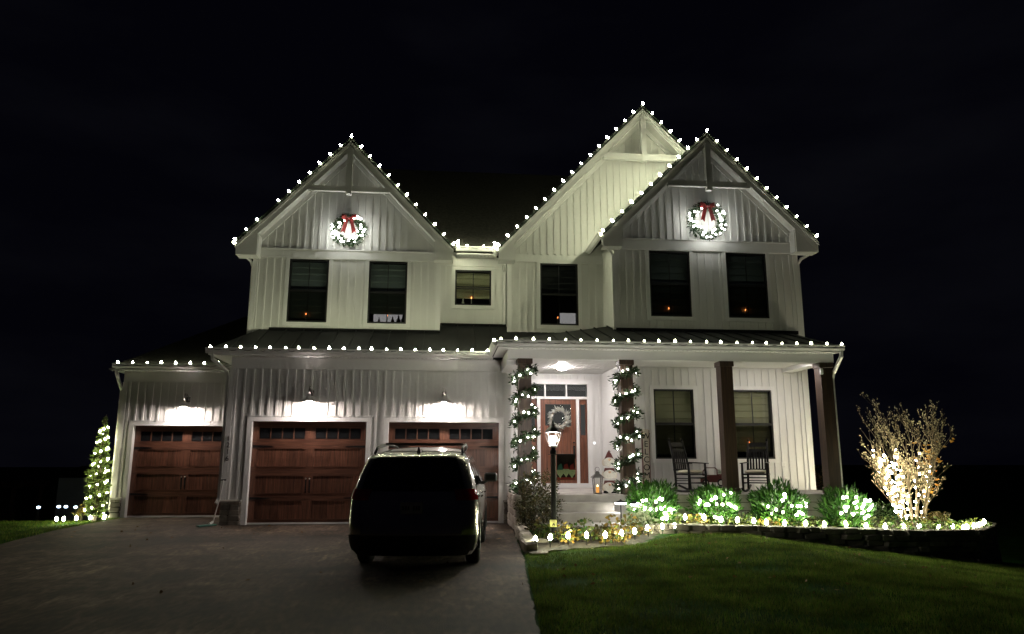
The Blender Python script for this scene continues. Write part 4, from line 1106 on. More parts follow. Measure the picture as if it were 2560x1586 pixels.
        for y in (-1.28, 1.42):
            w = MB()
            prof = [(.20, -.10), (.30, -.105), (.335, -.08), (.34, 0), (.335, .08), (.30, .105), (.20, .10)]
            c = (s * .815, y, .335)
            vs = []; nn = 24
            for r_, d in prof:
                for k in range(nn): a = 2 * math.pi * k / nn; vs.append((c[0] + d, c[1] + r_ * math.cos(a), c[2] + r_ * math.sin(a)))
            fs = [(i * nn + k, i * nn + (k + 1) % nn, (i + 1) * nn + (k + 1) % nn, (i + 1) * nn + k) for i in range(len(prof) - 1) for k in range(nn)]
            wh = MB().add(vs, fs).build('wheel', pmat('tyre_rubber', (.012, .012, .012), .85, .1, 9), t, smooth=True)
            rim = MB()
            for k in range(6):
                a = k * math.pi / 3; rim.bar((c[0] + s * .085, c[1], c[2]), (c[0] + s * .085, c[1] + .215 * math.cos(a), c[2] + .215 * math.sin(a)), .05, .02, (1, 0, 0))
            rim.build('wheel_rim', M['pewter'], wh, kind='stuff')
            an = [math.pi * (k / 16 * 1.16 - .08) for k in range(17)]
            vs = [(s * xo, y + r_ * math.cos(a), .335 + r_ * math.sin(a)) for r_, xo in ((.345, .905), (.36, .936), (.405, .934)) for a in an]
            MB().add(vs, [(q * 17 + i, q * 17 + i + 1, q * 17 + i + 18, q * 17 + i + 17) for q in (0, 1) for i in range(16)]).build('wheel_arch', blk, t)
    for zl in (.58,):
        MB().add([P(k, .235, .012) for k in range(16, 33)] + [P(k, .34, .016) for k in range(16, 33)], [(k, k + 1, 18 + k, 17 + k) for k in range(16)]).build('sill_trim', blk, t)
    for k in (21, 27):
        MB().add([P(k, .36 + .07 * i, .002) for i in range(11)] + [(lambda p: (p[0], p[1] + .012, p[2]))(P(k, .36 + .07 * i, .002)) for i in range(11)], [(i, i + 1, 12 + i, 11 + i) for i in range(10)]).build('door_gap', blk, t)
        a = P(k - 1, 1.0, .0); MB().tube([P(k - 2, .98, .01), P(k - 2, .985, .035), P(k - 1, .985, .035), P(k - 1, .98, .01)], .010, 5).build('door_handle', paint, t)
car()

# ------------------------------------------------------------------ plants
M['laurel'] = leafmat('laurel_leaf', (.016, .060, .010), (.075, .19, .030), .26, .25)
M['holly'] = leafmat('holly_leaf', (.018, .032, .012), (.050, .070, .028), .25, .12, (.10, .075, .03))
M['spruce'] = leafmat('spruce_needle', (.06, .10, .022), (.15, .20, .045), .55, .2)
M['cover'] = leafmat('cover_leaf', (.018, .060, .012), (.055, .125, .030), .5, .25, (.15, .16, .035))
M['autumn'] = leafmat('autumn_leaf', (.060, .115, .026), (.16, .20, .05), .5, .25, (.32, .17, .03))
M['pale'] = leafmat('pale_leaf', (.20, .24, .14), (.40, .42, .30), .5, .25)
M['redcover'] = leafmat('red_cover_leaf', (.045, .042, .014), (.11, .075, .022), .5, .2)
M['juniper'] = leafmat('juniper_needle', (.025, .055, .018), (.06, .11, .03), .6, .2)
M['bark'] = pmat('bark', (.10, .076, .038), .8, .25, 12.0, bump=.4, bscale=50)
M['darkbark'] = pmat('dark_bark', (.06, .045, .03), .85, .25, 12.0)
M['garland'] = leafmat('garland_leaf', (.012, .030, .010), (.035, .060, .020), .5, .15)
M['silver'] = leafmat('silver_leaf', (.34, .35, .30), (.62, .62, .56), .6, .2)

def blob_points(n, c, rad, rng, shell=.55, lump=.25, flat=None):
    D = unitv(rng.normal(size=(n, 3)))
    f = 1 + lump * (np.sin(D[:, 0] * 5.1 + c[0] * 3) * np.cos(D[:, 1] * 4.3 + c[1]) + .5 * np.sin(D[:, 2] * 7.7 + c[0]))
    r = (shell + (1 - shell) * rng.random(n) ** .6) * f
    P = np.array(c) + D * r[:, None] * np.array(rad)
    return P, D
def stems(name, c, rad, n, parent, mat, rng, base_z, th=.008):
    m = MB()
    for i in range(n):
        a = rng.uniform(0, 6.28); e = rng.uniform(.2, .75)
        top = (c[0] + rad[0] * e * math.cos(a), c[1] + rad[1] * e * math.sin(a), c[2] + rad[2] * rng.uniform(.1, .7))
        mid = (c[0] + rad[0] * e * .45 * math.cos(a), c[1] + rad[1] * e * .45 * math.sin(a), (base_z + top[2]) / 2)
        m.tube([(c[0] + .05 * math.cos(a), c[1] + .05 * math.sin(a), base_z), mid, top], [th * 1.3, th, th * .5], 4)
    return m.build(name, M[mat] if isinstance(mat, str) else mat, parent, kind='stuff')

def laurel(cx, cy, zb, rx, ry, h, label, seed, n=1500):
    rng = np.random.default_rng(seed)
    t = thing('laurel_shrub', label, 'shrub', (cx, cy, zb), group='laurel shrubs along the porch')
    c = (cx, cy, zb + h * .50); rad = (rx, ry, h * .52)
    P, D = blob_points(n, c, rad, rng, .45, .16)
    k = P[:, 2] > zb + .03; P, D = P[k], D[k]
    D = D * np.array([.8, .8, .5]) + np.array([0, 0, .75]) + rng.normal(scale=.35, size=D.shape)
    leaf_part('foliage', P, D, .150, .042, M['laurel'], t, rng, .22)
    stems('stem', c, rad, 12, t, 'darkbark', random.Random(seed), zb - .02)
    return t, c, rad
LAUREL = [(9.12, -2.62, .16, .53, .46, .86, 'laurel shrub with white bulbs, nearest the front steps'),
          (10.50, -2.55, .14, .50, .42, .80, 'low laurel shrub with a sagging row of white bulbs, below the rocking chairs'),
          (11.95, -2.60, .10, .58, .46, .86, 'largest laurel shrub, right of the second rocking chair, with white bulbs'),
          (13.47, -2.60, .05, .54, .46, .80, 'laurel shrub thick with white bulbs, at the foot of the last porch post')]
BB = {0: [(1585, 1010), (388, 1012)], }
def bulbs_on(c, rad, spots, label, kind='bush', group='white light strings in the plants', front=1.02, cord='greenwire'):
    """bulbs pushed just out of the front of a rounded shrub; spots are (across, up) in units of its radii"""
    t = thing('light_string', label, 'string lights', (c[0], c[1] - rad[1], c[2]), group=group)
    pts = []
    for u, v in spots:
        d = math.sqrt(max(.03, 1 - min(.97, u * u + v * v)))
        pts.append((c[0] + u * rad[0], c[1] - d * rad[1] * front, c[2] + (v * .95 + .18) * rad[2]))
    MB().tube(pts, .004, 3).build('cord', M[cord], t)
    for p in pts: put_bulb(kind, p, t, (rg.uniform(-.6, .6), rg.uniform(-.9, .0), rg.uniform(.1, 1)))
    return t
rl = random.Random(33)
SPOTS = [
    [(-.75, -.15), (-.6, .0), (-.5, .02), (-.1, -.05), (.0, .1), (.1, .05), (-.55, -.4), (-.3, -.38), (-.08, -.4), (.12, -.38), (.22, -.35), (.42, -.45), (.5, -.4), (.85, -.42), (.3, -.62), (.62, -.7), (.75, -.65), (-.85, -.42), (.2, -.85)],
    [(-.85, -.05), (-.78, .12), (-.62, -.12), (-.5, -.1), (-.42, .18), (-.2, .25), (-.18, -.02), (.02, -.05), (.18, .42), (.32, -.06), (.48, -.14), (.62, .52), (.66, -.2), (.78, -.28), (.86, -.30), (-.7, -.62), (-.25, -.72), (-.05, -.82), (.2, -.9)],
    [(-.15, .45), (-.08, .3), (-.25, .12), (.12, -.15), (.33, -.15), (.52, -.18), (.85, .0), (-.45, -.32), (-.2, -.42), (-.68, -.18), (.3, -.55), (.42, -.45), (.62, -.52), (.72, -.55), (-.55, -.52), (.9, -.2)],
    [(-.45, .45), (-.3, .52), (-.1, .22), (.05, .5), (.42, .35), (.32, .22), (.6, .3), (.78, .3), (-.5, .0), (-.35, .02), (-.42, -.18), (-.05, -.05), (.2, -.08), (.25, .1), (.32, -.22), (.55, -.18), (.72, -.08), (.88, .02), (-.15, -.4), (.6, -.45), (.7, -.48), (.15, -.3), (-.6, -.35), (.4, -.62), (.0, .3)]]
LBL = ['white bulbs strung through the laurel shrub by the steps', 'sagging row of white bulbs on the low laurel below the chairs', 'scattered white bulbs on the largest laurel shrub', 'dense white bulbs on the laurel at the last porch post']
for i, q in enumerate(LAUREL):
    t, c, rad = laurel(*q, seed=100 + i, n=[1700, 1300, 1800, 1500][i])
    bulbs_on(c, rad, SPOTS[i], LBL[i])

def holly():
    rng = np.random.default_rng(5)
    t = thing('holly_bush', 'dark small-leaved evergreen bush between the driveway corner and the steps', 'bush', (6.62, -2.75, .05))
    for c, rad, n in (((6.62, -2.75, .52), (.50, .42, .50), 3000), ((6.50, -2.72, .98), (.26, .24, .26), 700), ((6.86, -2.75, 1.02), (.22, .2, .28), 500)):
        P, D = blob_points(n, c, rad, rng, .4, .22)
        P = P[P[:, 2] > .04]; D = D[:len(P)] + rng.normal(scale=.6, size=(len(P), 3)) + np.array([0, 0, .3])
        leaf_part('foliage', P, D, .048, .026, M['holly'], t, rng, .25)
    stems('stem', (6.62, -2.75, .5), (.45, .4, .6), 14, t, 'darkbark', random.Random(2), .03)
holly()

def spruce(cx, cy, zb, h, r):
    rng = np.random.default_rng(15); rr = random.Random(15)
    t = thing('spruce', 'slim conical evergreen wrapped in white lights beside the single garage', 'evergreen tree', (cx, cy, zb))
    MB().tube([(cx, cy, zb - .05), (cx, cy, zb + h * .6), (cx + .02, cy, zb + h)], [.05, .025, .005], 6).build('trunk', M['darkbark'], t)
    P, D, Bm = [], [], MB()
    z = zb + .10
    while z < zb + h * .97:
        f = (z - zb) / h; rad = r * (1.06 - f) ** .62 * (1.0 - .22 * math.sin(f * 9 + 1)) if f < .86 else r * .16 * (1 - f) / .14
        for k in range(9 if f < .8 else 5):
            a = rr.uniform(0, 6.28); Lb = rad * rr.uniform(.72, 1.18)
            e = Vector((cx + Lb * math.cos(a), cy + Lb * math.sin(a), z + Lb * rr.uniform(.05, .6)))
            s0 = Vector((cx, cy, z)); Bm.tube([s0, e], [.008, .003], 3, False)
            for q in range(int(46 * (.35 + Lb / r))):
                u = rr.uniform(.25, 1.0); p = s0.lerp(e, u)
                P.append(p); d = (e - s0).normalized() + Vector((rr.uniform(-1, 1), rr.uniform(-1, 1), rr.uniform(-.4, .9))) * .9; D.append(d)
        z += .055
    Bm.build('branches', M['darkbark'], t, kind='stuff')
    leaf_part('crown', P, D, .065, .022, M['spruce'], t, rng, .1)
    ls = thing('light_string', 'white bulbs wound around the slim evergreen by the garage', 'string lights', (cx, cy, zb), group='white light strings in the plants')
    pts = []
    nb = 52
    for i in range(nb):
        f = .05 + .84 * i / nb; rad = r * (1.06 - f) ** .62 * .9; a = i * .98 + rr.uniform(-.2, .2)
        pts.append((cx + rad * math.cos(a), cy + rad * math.sin(a), zb + f * h))
    MB().tube(pts, .004, 3).build('cord', M['greenwire'], ls)
    for p in pts: put_bulb('spruce', p, ls)
spruce(-4.47, 2.35, -.08, 2.80, .30)
MBW = random.Random(77)

def bare_tree():
    rr = random.Random(12); rng = np.random.default_rng(12)
    bx, by, bz = 15.52, -1.85, .08
    t = thing('bare_shrub_tree', 'leafless multi-stemmed small tree wrapped in bright white bulbs', 'tree', (bx, by, bz))
    trunk, br, buds, tips = MB(), MB(), [], []
    paths = []
    def grow(p, d, L, r, lvl, mbx):
        n = 4; pts = [p]; q = p.copy(); dd = d.copy()
        for i in range(n):
            dd = (dd + Vector((rr.uniform(-1, 1), rr.uniform(-1, 1), rr.uniform(-.3, .7))) * .10).normalized()
            q = q + dd * (L / n); pts.append(q.copy())
        mbx.tube(pts, [r * (1 - .55 * i / n) for i in range(n + 1)], 5 if lvl == 0 else 3, False)
        if lvl >= 3 or L < .09:
            tips.append((pts[-1], dd)); return pts
        for k in range(3 if lvl else 8):
            i = rr.randint(1 if lvl == 0 else 2, n); nd = (dd + Vector((rr.uniform(-1, 1), rr.uniform(-1, 1), rr.uniform(-.2, .7))) * .60).normalized()
            grow(pts[i], nd, L * rr.uniform(.26, .46), r * .45, lvl + 1, br)
        for k in range(5 if lvl == 0 else (3 if lvl < 2 else 2)):
            i = rr.randint(1, n); nd = (dd + Vector((rr.uniform(-1, 1), rr.uniform(-1, 1), rr.uniform(0, .8))) * .7).normalized()
            grow(pts[i], nd, L * rr.uniform(.12, .24), r * .35, 3, br)
        return pts
    ns = 13
    for i in range(ns):
        a = i / ns * 6.28 + rr.uniform(-.2, .2); sp = rr.uniform(.08, .38)
        d = Vector((math.cos(a) * sp * 1.0, math.sin(a) * sp * .6, 1)).normalized()
        m = MB()
        s = grow(Vector((bx + .26 * math.cos(a), by + .13 * math.sin(a), bz - .03)), d, rr.uniform(1.55, 2.10), rr.uniform(.018, .026), 0, m)
        m.build('trunk', M['bark'], t); paths.append(s)
    br.build('branches', M['bark'], t, kind='stuff')
    P = [p for p, d in tips]; D = [d for p, d in tips]
    leaf_part('bud', P, D, .045, .030, leafmat('bud', (.35, .30, .18), (.5, .42, .26), .6, .2), t, rng)
    lp = [i for i in range(len(tips)) if tips[i][0].x > bx + .45 and tips[i][0].z < bz + 1.95]
    lp = lp[:70]
    leaf_part('leaf', [P[i] for i in lp for _ in (0, 1)], [D[i] + Vector((0, 0, -.8)) for i in lp for _ in (0, 1)], .11, .06, leafmat('orange_leaf', (.34, .16, .02), (.55, .30, .04), .6, .3), t, rng)
    ls = thing('light_string', 'bright white bulbs wound up the stems of the bare tree', 'string lights', (bx, by, bz), group='white light strings in the plants')
    cm = MB()
    for s in paths[1:9]:
        Lp = sum((s[i + 1] - s[i]).length for i in range(len(s) - 1)); nb = rr.randint(10, 13); pts = []
        for k in range(nb):
            u = .10 + (.86 * k / nb); f = u * (len(s) - 1); i = min(int(f), len(s) - 2); p = s[i].lerp(s[i + 1], f - i)
            a = k * 1.9; p = p + Vector((math.cos(a), math.sin(a), 0)) * .03; pts.append(p)
            put_bulb('tree', p, ls, (math.cos(a), math.sin(a), .8))
        cm.tube(pts, .004, 3)
    cm.build('cord', M['greenwire'], ls, kind='stuff')
bare_tree()

def plant(name, label, cat, cx, cy, zb, rx, h, n, mat, L, Wd, seed, group=None, up=.5, droop=.2):
    rng = np.random.default_rng(seed)
    t = thing(name, label, cat, (cx, cy, zb), group=group)
    P, D = blob_points(n, (cx, cy, zb + h * .25), (rx, rx, h * .75), rng, .35, .2)
    P = P[P[:, 2] > zb]; D = D[:len(P)] * np.array([1, 1, .3]) + rng.normal(scale=.4, size=(len(P), 3)) + np.array([0, 0, up])
    leaf_part('foliage', P, D, L, Wd, M[mat], t, rng, .12, droop)
    stems('stem', (cx, cy, zb + h * .3), (rx * .8, rx * .8, h * .6), 7, t, 'darkbark', random.Random(seed), zb - .02, .004)
# yellowing ground cover in the small bed
spots = [(6.85, -4.75, .26, 'autumn', 'small yellowing clump at the foot of the lamp post'), (7.25, -4.55, .30, 'cover', 'green and yellow clump before the landing slab'), (7.62, -4.35, .22, 'redcover', 'low dark russet clump in the middle of the flower bed'),
         (7.95, -4.10, .34, 'autumn', 'tall yellow clump with an orange leaf in the flower bed'), (8.35, -3.85, .34, 'autumn', 'bright yellow clump near the end of the landing slab'), (6.45, -3.75, .26, 'redcover', 'russet clump between the edging stones and the landing'), (6.55, -4.2, .20, 'cover', 'low green clump left of the lamp post'), (7.15, -4.02, .22, 'redcover', 'dim russet clump in front of the landing slab'), (7.75, -4.75, .18, 'autumn', 'little yellow clump just behind the stake bulbs')]
for i, (x, y, h, m_, lb) in enumerate(spots):
    plant('bedding_plant', lb, 'plant', x, y, .06, .26 if m_ != 'autumn' else .30, h * 1.25, 130, m_, .085, .075, 300 + i, 'plants in the flower bed before the steps')
plant('pale_plant', 'pale variegated leafy plant around the path lights by the steps', 'plant', 8.72, -2.98, .18, .34, .40, 170, 'pale', .13, .085, 321)
rgc = random.Random(9)
under = ['between the steps and the first laurel', 'under the front of the first laurel', 'with yellow leaves between the first two laurels', 'under the low laurel', 'at the gap right of the low laurel', 'before the bare porch foundation', 'under the left of the largest laurel', 'under the right of the largest laurel', 'in the gap before the last laurel', 'under the last laurel', 'right of the last laurel', 'before the bare tree', 'at the left foot of the bare tree', 'right of the bare tree', 'near the end of the raised bed', 'at the very end of the raised bed']
for i, u in enumerate(under):
    x = 8.95 + i * .535; y = -2.78 + rgc.uniform(-.06, .10) + max(0, x - 15) * .42
    plant('ground_cover', f'leafy green ground cover clump {u}', 'plant', x, y, float(bed_z(x)), .28, rgc.uniform(.18, .30), 130, 'autumn' if i in (2, 5) else 'cover', .10, .06, 340 + i, 'ground cover along the raised bed')
plant('juniper', 'low soft green mound between the last laurel and the bare tree', 'shrub', 14.45, -2.35, .03, .42, .55, 900, 'juniper', .09, .018, 371, up=.9)
plant('red_leaf_plant', 'low russet mound at the right foot of the bare tree', 'plant', 15.95, -2.0, .06, .36, .34, 260, 'redcover', .09, .06, 372)
plant('grass_clump', 'tuft of thin dry stalks beside the lit evergreen', 'grass tuft', -4.95, 2.6, -.05, .16, .42, 60, 'autumn', .22, .014, 373, up=1.6)
plant('side_shrub', 'dim shrub with reddish tips seen behind the last porch post', 'shrub', 15.75, 3.0, -.3, .55, 1.75, 700, 'redcover', .09, .04, 374)

# ------------------------------------------------------------------ wreaths, garlands, porch things
def gable_wreath(cx, cy, cz, Rw, label, seed):
    rng = np.random.default_rng(seed); rr = random.Random(seed)
    t = thing('wreath', label, 'wreath', (cx, cy, cz), group='lit wreaths on the gables')
    n = 900; a = rng.uniform(0, 2 * np.pi, n); b = rng.uniform(0, 2 * np.pi, n); r = rng.uniform(.3, 1, n) * .085
    P = np.stack([cx + (Rw + r * np.cos(b)) * np.cos(a), cy - .06 + r * np.sin(b) * .6, cz + (Rw + r * np.cos(b)) * np.sin(a)], 1)
    D = np.stack([np.cos(a) * np.cos(b) - np.sin(a) * .6, np.sin(b) * .6 - .3, np.sin(a) * np.cos(b) + np.cos(a) * .6], 1) + rng.normal(scale=.4, size=(n, 3))
    leaf_part('foliage', P, D, .105, .028, M['garland'], t, rng, .2)
    MB().tube([(cx + Rw * math.cos(k * .2618), cy - .05, cz + Rw * math.sin(k * .2618)) for k in range(25)], .018, 5).build('ring', M['greenwire'], t)
    for k in range(52):
        an = rr.uniform(0, 6.283); rad = Rw + rr.uniform(-.11, .11)
        if abs(an - math.pi / 2) < .42: continue
        put_bulb('wreath', (cx + rad * math.cos(an), cy - rr.uniform(.21, .30), cz + rad * math.sin(an)), t)
    bz, by = cz + Rw * .86, cy - .20
    m = MB()
    for s in (-1, 1):
        pts = [(0, 0), (s * .10, .09), (s * .19, .12), (s * .20, .0), (s * .11, -.045)][::-s]
        m.add([(cx + x, by - (.05 if 0 < i < 4 else 0), bz + z) for i, (x, z) in enumerate(pts)] + [(cx + x, by + .04, bz + z) for x, z in pts],
              [tuple(range(5)), tuple(range(9, 4, -1))] + [((i + 1) % 5, i, 5 + i, 5 + (i + 1) % 5) for i in range(5)])
        q = [(s * .015, -.02), (s * .10, -.02), (s * .21, -.40), (s * .15, -.37), (s * .10, -.43)]
        if s < 0: q = q[::-1]
        m.add([(cx + x, by - .02, bz + z) for x, z in q] + [(cx + x, by + .01, bz + z) for x, z in q], [tuple(range(5)), tuple(range(9, 4, -1))] + [((i + 1) % 5, i, 5 + i, 5 + (i + 1) % 5) for i in range(5)])
    m.lathe([(.02, -.03), (.045, 0), (.02, .03)], (cx, by - .03, bz), 8)
    m.build('bow', M['red'], t, kind='stuff')
gable_wreath(1.91, 1.37, 7.76, .36, 'lit round wreath with a red bow on the gable above the garage doors', 51)
gable_wreath(11.70, .17, 7.96, .43, 'larger lit wreath with a red bow on the gable above the porch', 52)

def garland(px, label, seed, gap=.2):
    rng = np.random.default_rng(seed); rr = random.Random(seed); py = -1.755
    t = thing('garland', label, 'garland', (px, py, .8), group='lit garlands wound around porch posts')
    turns = 5.6; n = 3000
    def hel(f): 
        a = 2 * math.pi * turns * f + 2.2; return a, .86 + 2.72 * f
    u = rng.random(n); a = 2 * np.pi * turns * u + 2.2; z = .86 + 2.72 * u
    def sq(a):
        c, s_ = np.cos(a), np.sin(a); k = .185 / np.maximum(np.abs(c), np.abs(s_)); return np.minimum(k, .235)
    r0 = sq(a)
    off = rng.normal(scale=.05, size=(n, 3))
    P = np.stack([px + r0 * np.cos(a), py + r0 * np.sin(a), z], 1) + off
    D = np.stack([np.cos(a), np.sin(a), np.zeros(n)], 1) + rng.normal(scale=.85, size=(n, 3))
    leaf_part('foliage', P, D, .10, .042, M['garland'], t, rng, .2)
    pts = []
    for i in range(120):
        a_, z_ = hel(i / 119); r_ = float(sq(np.array(a_))); pts.append((px + r_ * math.cos(a_), py + r_ * math.sin(a_), z_))
    MB().tube(pts, .014, 4).build('vine', M['greenwire'], t)
    for i in range(58):
        a_, z_ = hel((i + rr.uniform(-.3, .3)) / 58); r_ = float(sq(np.array(a_))) + .05
        put_bulb('mini', (px + r_ * math.cos(a_) + rr.uniform(-.03, .03), py + r_ * math.sin(a_), z_ + rr.uniform(-.09, .09)), t)
garland(6.45, 'lit evergreen garland wound around the post nearest the garage', 61)
garland(8.82, 'lit evergreen garland wound around the post beside the gnome sign', 62)

def door_wreath():
    rng = np.random.default_rng(71); cx, cy, cz = 7.84, 1.93, 2.66
    t = thing('door_wreath', 'pale silvery leaf wreath hanging on the wooden front door', 'wreath', (cx, cy, cz))
    n = 330; a = rng.uniform(0, 2 * np.pi, n)
    P = np.stack([cx + .22 * np.cos(a), cy + rng.uniform(-.05, .02, n), cz + .22 * np.sin(a)], 1) + rng.normal(scale=.028, size=(n, 3))
    D = np.stack([np.cos(a) * .5 - np.sin(a), rng.normal(scale=.4, size=n) - .2, np.sin(a) * .5 + np.cos(a)], 1) + rng.normal(scale=.35, size=(n, 3))
    leaf_part('foliage', P, D, .13, .032, M['silver'], t, rng, .15)
    MB().tube([(cx + .22 * math.cos(k * .2618), cy, cz + .22 * math.sin(k * .2618)) for k in range(25)], .014, 5).build('ring', M['tan'], t)
door_wreath()

def lantern():
    x, y, z = 8.19, -1.38, .76
    t = thing('porch_lantern', 'grey metal lantern with a candle standing on the porch beside the gnomes', 'lantern', (x, y, z))
    for sx, sy in ((-1, -1), (1, -1), (1, 1), (-1, 1)):
        MB().bar((x + sx * .075, y + sy * .075, z + .02), (x + sx * .10, y + sy * .10, z + .36), .014, .014).build('frame_bar', M['pewter'], t)
    MB().box(x - .09, x + .09, y - .09, y + .09, z, z + .022).build('base', M['pewter'], t)
    q = [(-1, -1), (1, -1), (1, 1), (-1, 1)]
    prof = [(.135, .36), (.135, .372), (.075, .43), (.045, .45), (.045, .475), (.03, .50), (.012, .51)]
    vs = [(x + a * r, y + b * r, z + h) for r, h in prof for a, b in q]; fs = [(i * 4 + k, i * 4 + (k + 1) % 4, i * 4 + 4 + (k + 1) % 4, i * 4 + 4 + k) for i in range(6) for k in range(4)]
    MB().add(vs, fs + [(3, 2, 1, 0)]).build('roof', M['pewter'], t)
    MB().tube([(x + .05 * math.cos(k * .5236), y, z + .55 + .05 * math.sin(k * .5236)) for k in range(13)], .006, 5).build('ring', M['pewter'], t)
    for i in range(4):
        (a, b), (c, d) = q[i], q[(i + 1) % 4]
        MB().quad((x + a * .072, y + b * .072, z + .03), (x + c * .072, y + d * .072, z + .03), (x + c * .096, y + d * .096, z + .355), (x + a * .096, y + b * .096, z + .355)).build('pane', M['clearglass'], t)
    c = thing('lantern_candle', 'short glowing orange candle inside the grey porch lantern', 'candle', (x, y, z + .022))
    MB().lathe([(.036, 0), (.036, .13), (.028, .134), (.006, .128)], (x, y, z + .023), 12).build('wax', emat('candle_wax_glow', (1.0, .45, .10), .45), c, smooth=True)
    MB().lathe([(.004, .13), (.010, .15), (.002, .18)], (x, y, z + .023), 6).build('flame', emat('lantern_flame', (1.0, .6, .25), 12), c, smooth=True)
lantern()

def arc(cx, cz, rx, rz, a0, a1, n): return [(cx + rx * math.cos(R(a0 + (a1 - a0) * i / n)), cz + rz * math.sin(R(a0 + (a1 - a0) * i / n))) for i in range(n + 1)]
def gnome_sign():
    x, y, z = 8.50, -1.28, .765
    t = thing('gnome_sign', 'wooden cut-out of three stacked bearded gnomes in red hats on the porch', 'porch sign', (x, y, z))
    yb = y
    for k in range(3):
        zb = z + .03 + k * .285; w = .155 - .012 * k
        red = M['redpaint']
        if k < 2:
            MB().poly_y([(x - w, zb + .14), (x + w, zb + .14), (x + w * .75, zb + .26), (x - w * .75, zb + .26)], yb - .004, yb + .022).build('hat_brim', red, t)
        else:
            MB().poly_y([(x - w, zb + .13), (x + w, zb + .13), (x + .055, zb + .30), (x + .01, zb + .36), (x + .05, zb + .345), (x + .0, zb + .385), (x - .04, zb + .33)], yb - .004, yb + .022).build('pointed_hat', red, t)
        for s in (-1, 1): MB().poly_y(arc(x + s * w * .92, zb + .10, .052, .085, 0, 360, 10)[:-1], yb + .0, yb + .020).build('sleeve', M['cream'], t)
        b = arc(x, zb + .105, w * 1.06, .112, 0, 180, 10) + [(x - w * .8, zb + .04), (x - w * .45, zb + .015), (x - w * .2, zb - .005), (x, zb - .02), (x + w * .2, zb - .005), (x + w * .45, zb + .015), (x + w * .8, zb + .04)]
        MB().poly_y(b, yb - .022, yb - .006).build('beard', M['beard'], t)
        MB().lathe([(.004, -.028), (.030, -.015), (.034, 0), (.028, .016), (.004, .026)], (x, yb - .03, zb + .165), 10).build('nose', M['skin'], t, smooth=True)
    for s in (-1, 1): MB().poly_y([(x + s * .04, z), (x + s * .15, z), (x + s * .14, z + .06), (x + s * .06, z + .06)][::s], yb - .02, yb + .02).build('boot', M['black'], t)
    MB().poly_y([(x + .12, z), (x + .17, z), (x + .155, z + .30), (x + .135, z + .30)], yb + .024, yb + .04).build('prop_board', M['cream'], t)
gnome_sign()

def text_mesh(ch, size, mat, name, parent, loc, rot=(R(90), 0, 0), ext=.004):
    cu = bpy.data.curves.new(name, 'FONT'); cu.body = ch; cu.size = size; cu.extrude = ext; cu.align_x = 'CENTER'; cu.align_y = 'CENTER'
    tmp = bpy.data.objects.new(name + '_t', cu); COL.objects.link(tmp)
    dg = bpy.context.evaluated_depsgraph_get(); me = bpy.data.meshes.new_from_object(tmp.evaluated_get(dg)); bpy.data.objects.remove(tmp)
    me.materials.clear(); me.materials.append(mat)
    o = link(name, me, parent); o.location = Vector(loc) - ORG.get(parent.name, Vector()); o.rotation_euler = rot
    return o

def welcome():
    x, y, z = 9.73, -.02, .77
    t = thing('welcome_sign', 'tall narrow WELCOME board with a red edge leaning on the porch wall', 'sign', (x, y, z))
    MB().box(x - .055, x + .105, y, y + .025, z, z + 1.52).build('board', M['cream'], t)
    MB().box(x - .085, x - .057, y - .004, y + .025, z, z + 1.50).build('red_edge', M['redpaint'], t)
    MB().box(x + .106, x + .122, y - .004, y + .025, z, z + 1.50).build('dark_edge', M['redpaint'], t)
    for i, ch in enumerate('WELCOME'): text_mesh(ch, .215, M['black'], 'letter', t, (x + .025, y - .005, z + 1.34 - i * .195))
welcome()
hn = thing('house_number', 'black house number 1216 running down the garage corner board', 'house number', (-.53, 0, 1.5))
for i, ch in enumerate('1216'): text_mesh(ch, .17, M['black'], 'digit', hn, (-.535 if ch != '1' else -.535, -.036, 2.02 - i * .158), ext=.006)

def truck_sign():
    x, y, z = 11.36, -.20, .80
    t = thing('truck_sign', 'flat red pickup truck decoration with greenery behind the brown porch post', 'porch decoration', (x, y, z))
    k = 1.0
    MB().poly_y([(x - .10, z + .14), (x + .45, z + .14), (x + .45, z + .40), (x + .22, z + .40), (x + .20, z + .36), (x - .10, z + .34)], y, y + .03).build('truck_body', M['redpaint'], t)
    outer = [(x - .28, z + .36), (x + .20, z + .36), (x + .20, z + .55), (x + .14, z + .60), (x - .16, z + .60), (x - .26, z + .50)]
    m = MB()
    for i in range(6):
        a, b = outer[i], outer[(i + 1) % 6]; m.bar((a[0], y + .015, a[1]), (b[0], y + .015, b[1]), .03, .025, (0, 1, 0))
    m.build('cab_outline', M['redpaint'], t, kind='stuff')
    MB().poly_y([(x - .36, z + .14), (x - .10, z + .14), (x - .10, z + .34), (x - .36, z + .30)], y, y + .03).build('truck_hood', M['redpaint'], t)
    for xc in (x - .20, x + .30):
        MB().poly_y(arc(xc, z + .13, .115, .115, 0, 360, 16)[:-1], y - .015, y).build('tyre', M['black'], t)
        MB().poly_y(arc(xc, z + .13, .07, .07, 0, 360, 14)[:-1], y - .022, y - .016).build('hub', M['beard'], t)
    MB().box(x - .4, x + .48, y + .0, y + .05, z - .122, z + .012).build('stand_board', M['black'], t)
    rng = np.random.default_rng(3); P = np.stack([rng.uniform(x + .22, x + .44, 160), rng.uniform(y - .02, y + .05, 160), z + .40 + rng.uniform(0, .12, 160)], 1)
    leaf_part('greenery', P, rng.normal(size=(160, 3)) + [0, 0, .8], .07, .025, leafmat('frosted_leaf', (.12, .2, .12), (.4, .45, .38), .5, .1), t, rng)
truck_sign()
_t = bpy.data.objects['truck_sign']; _t.scale = (.78, .78, .78); _t.location.z = .86

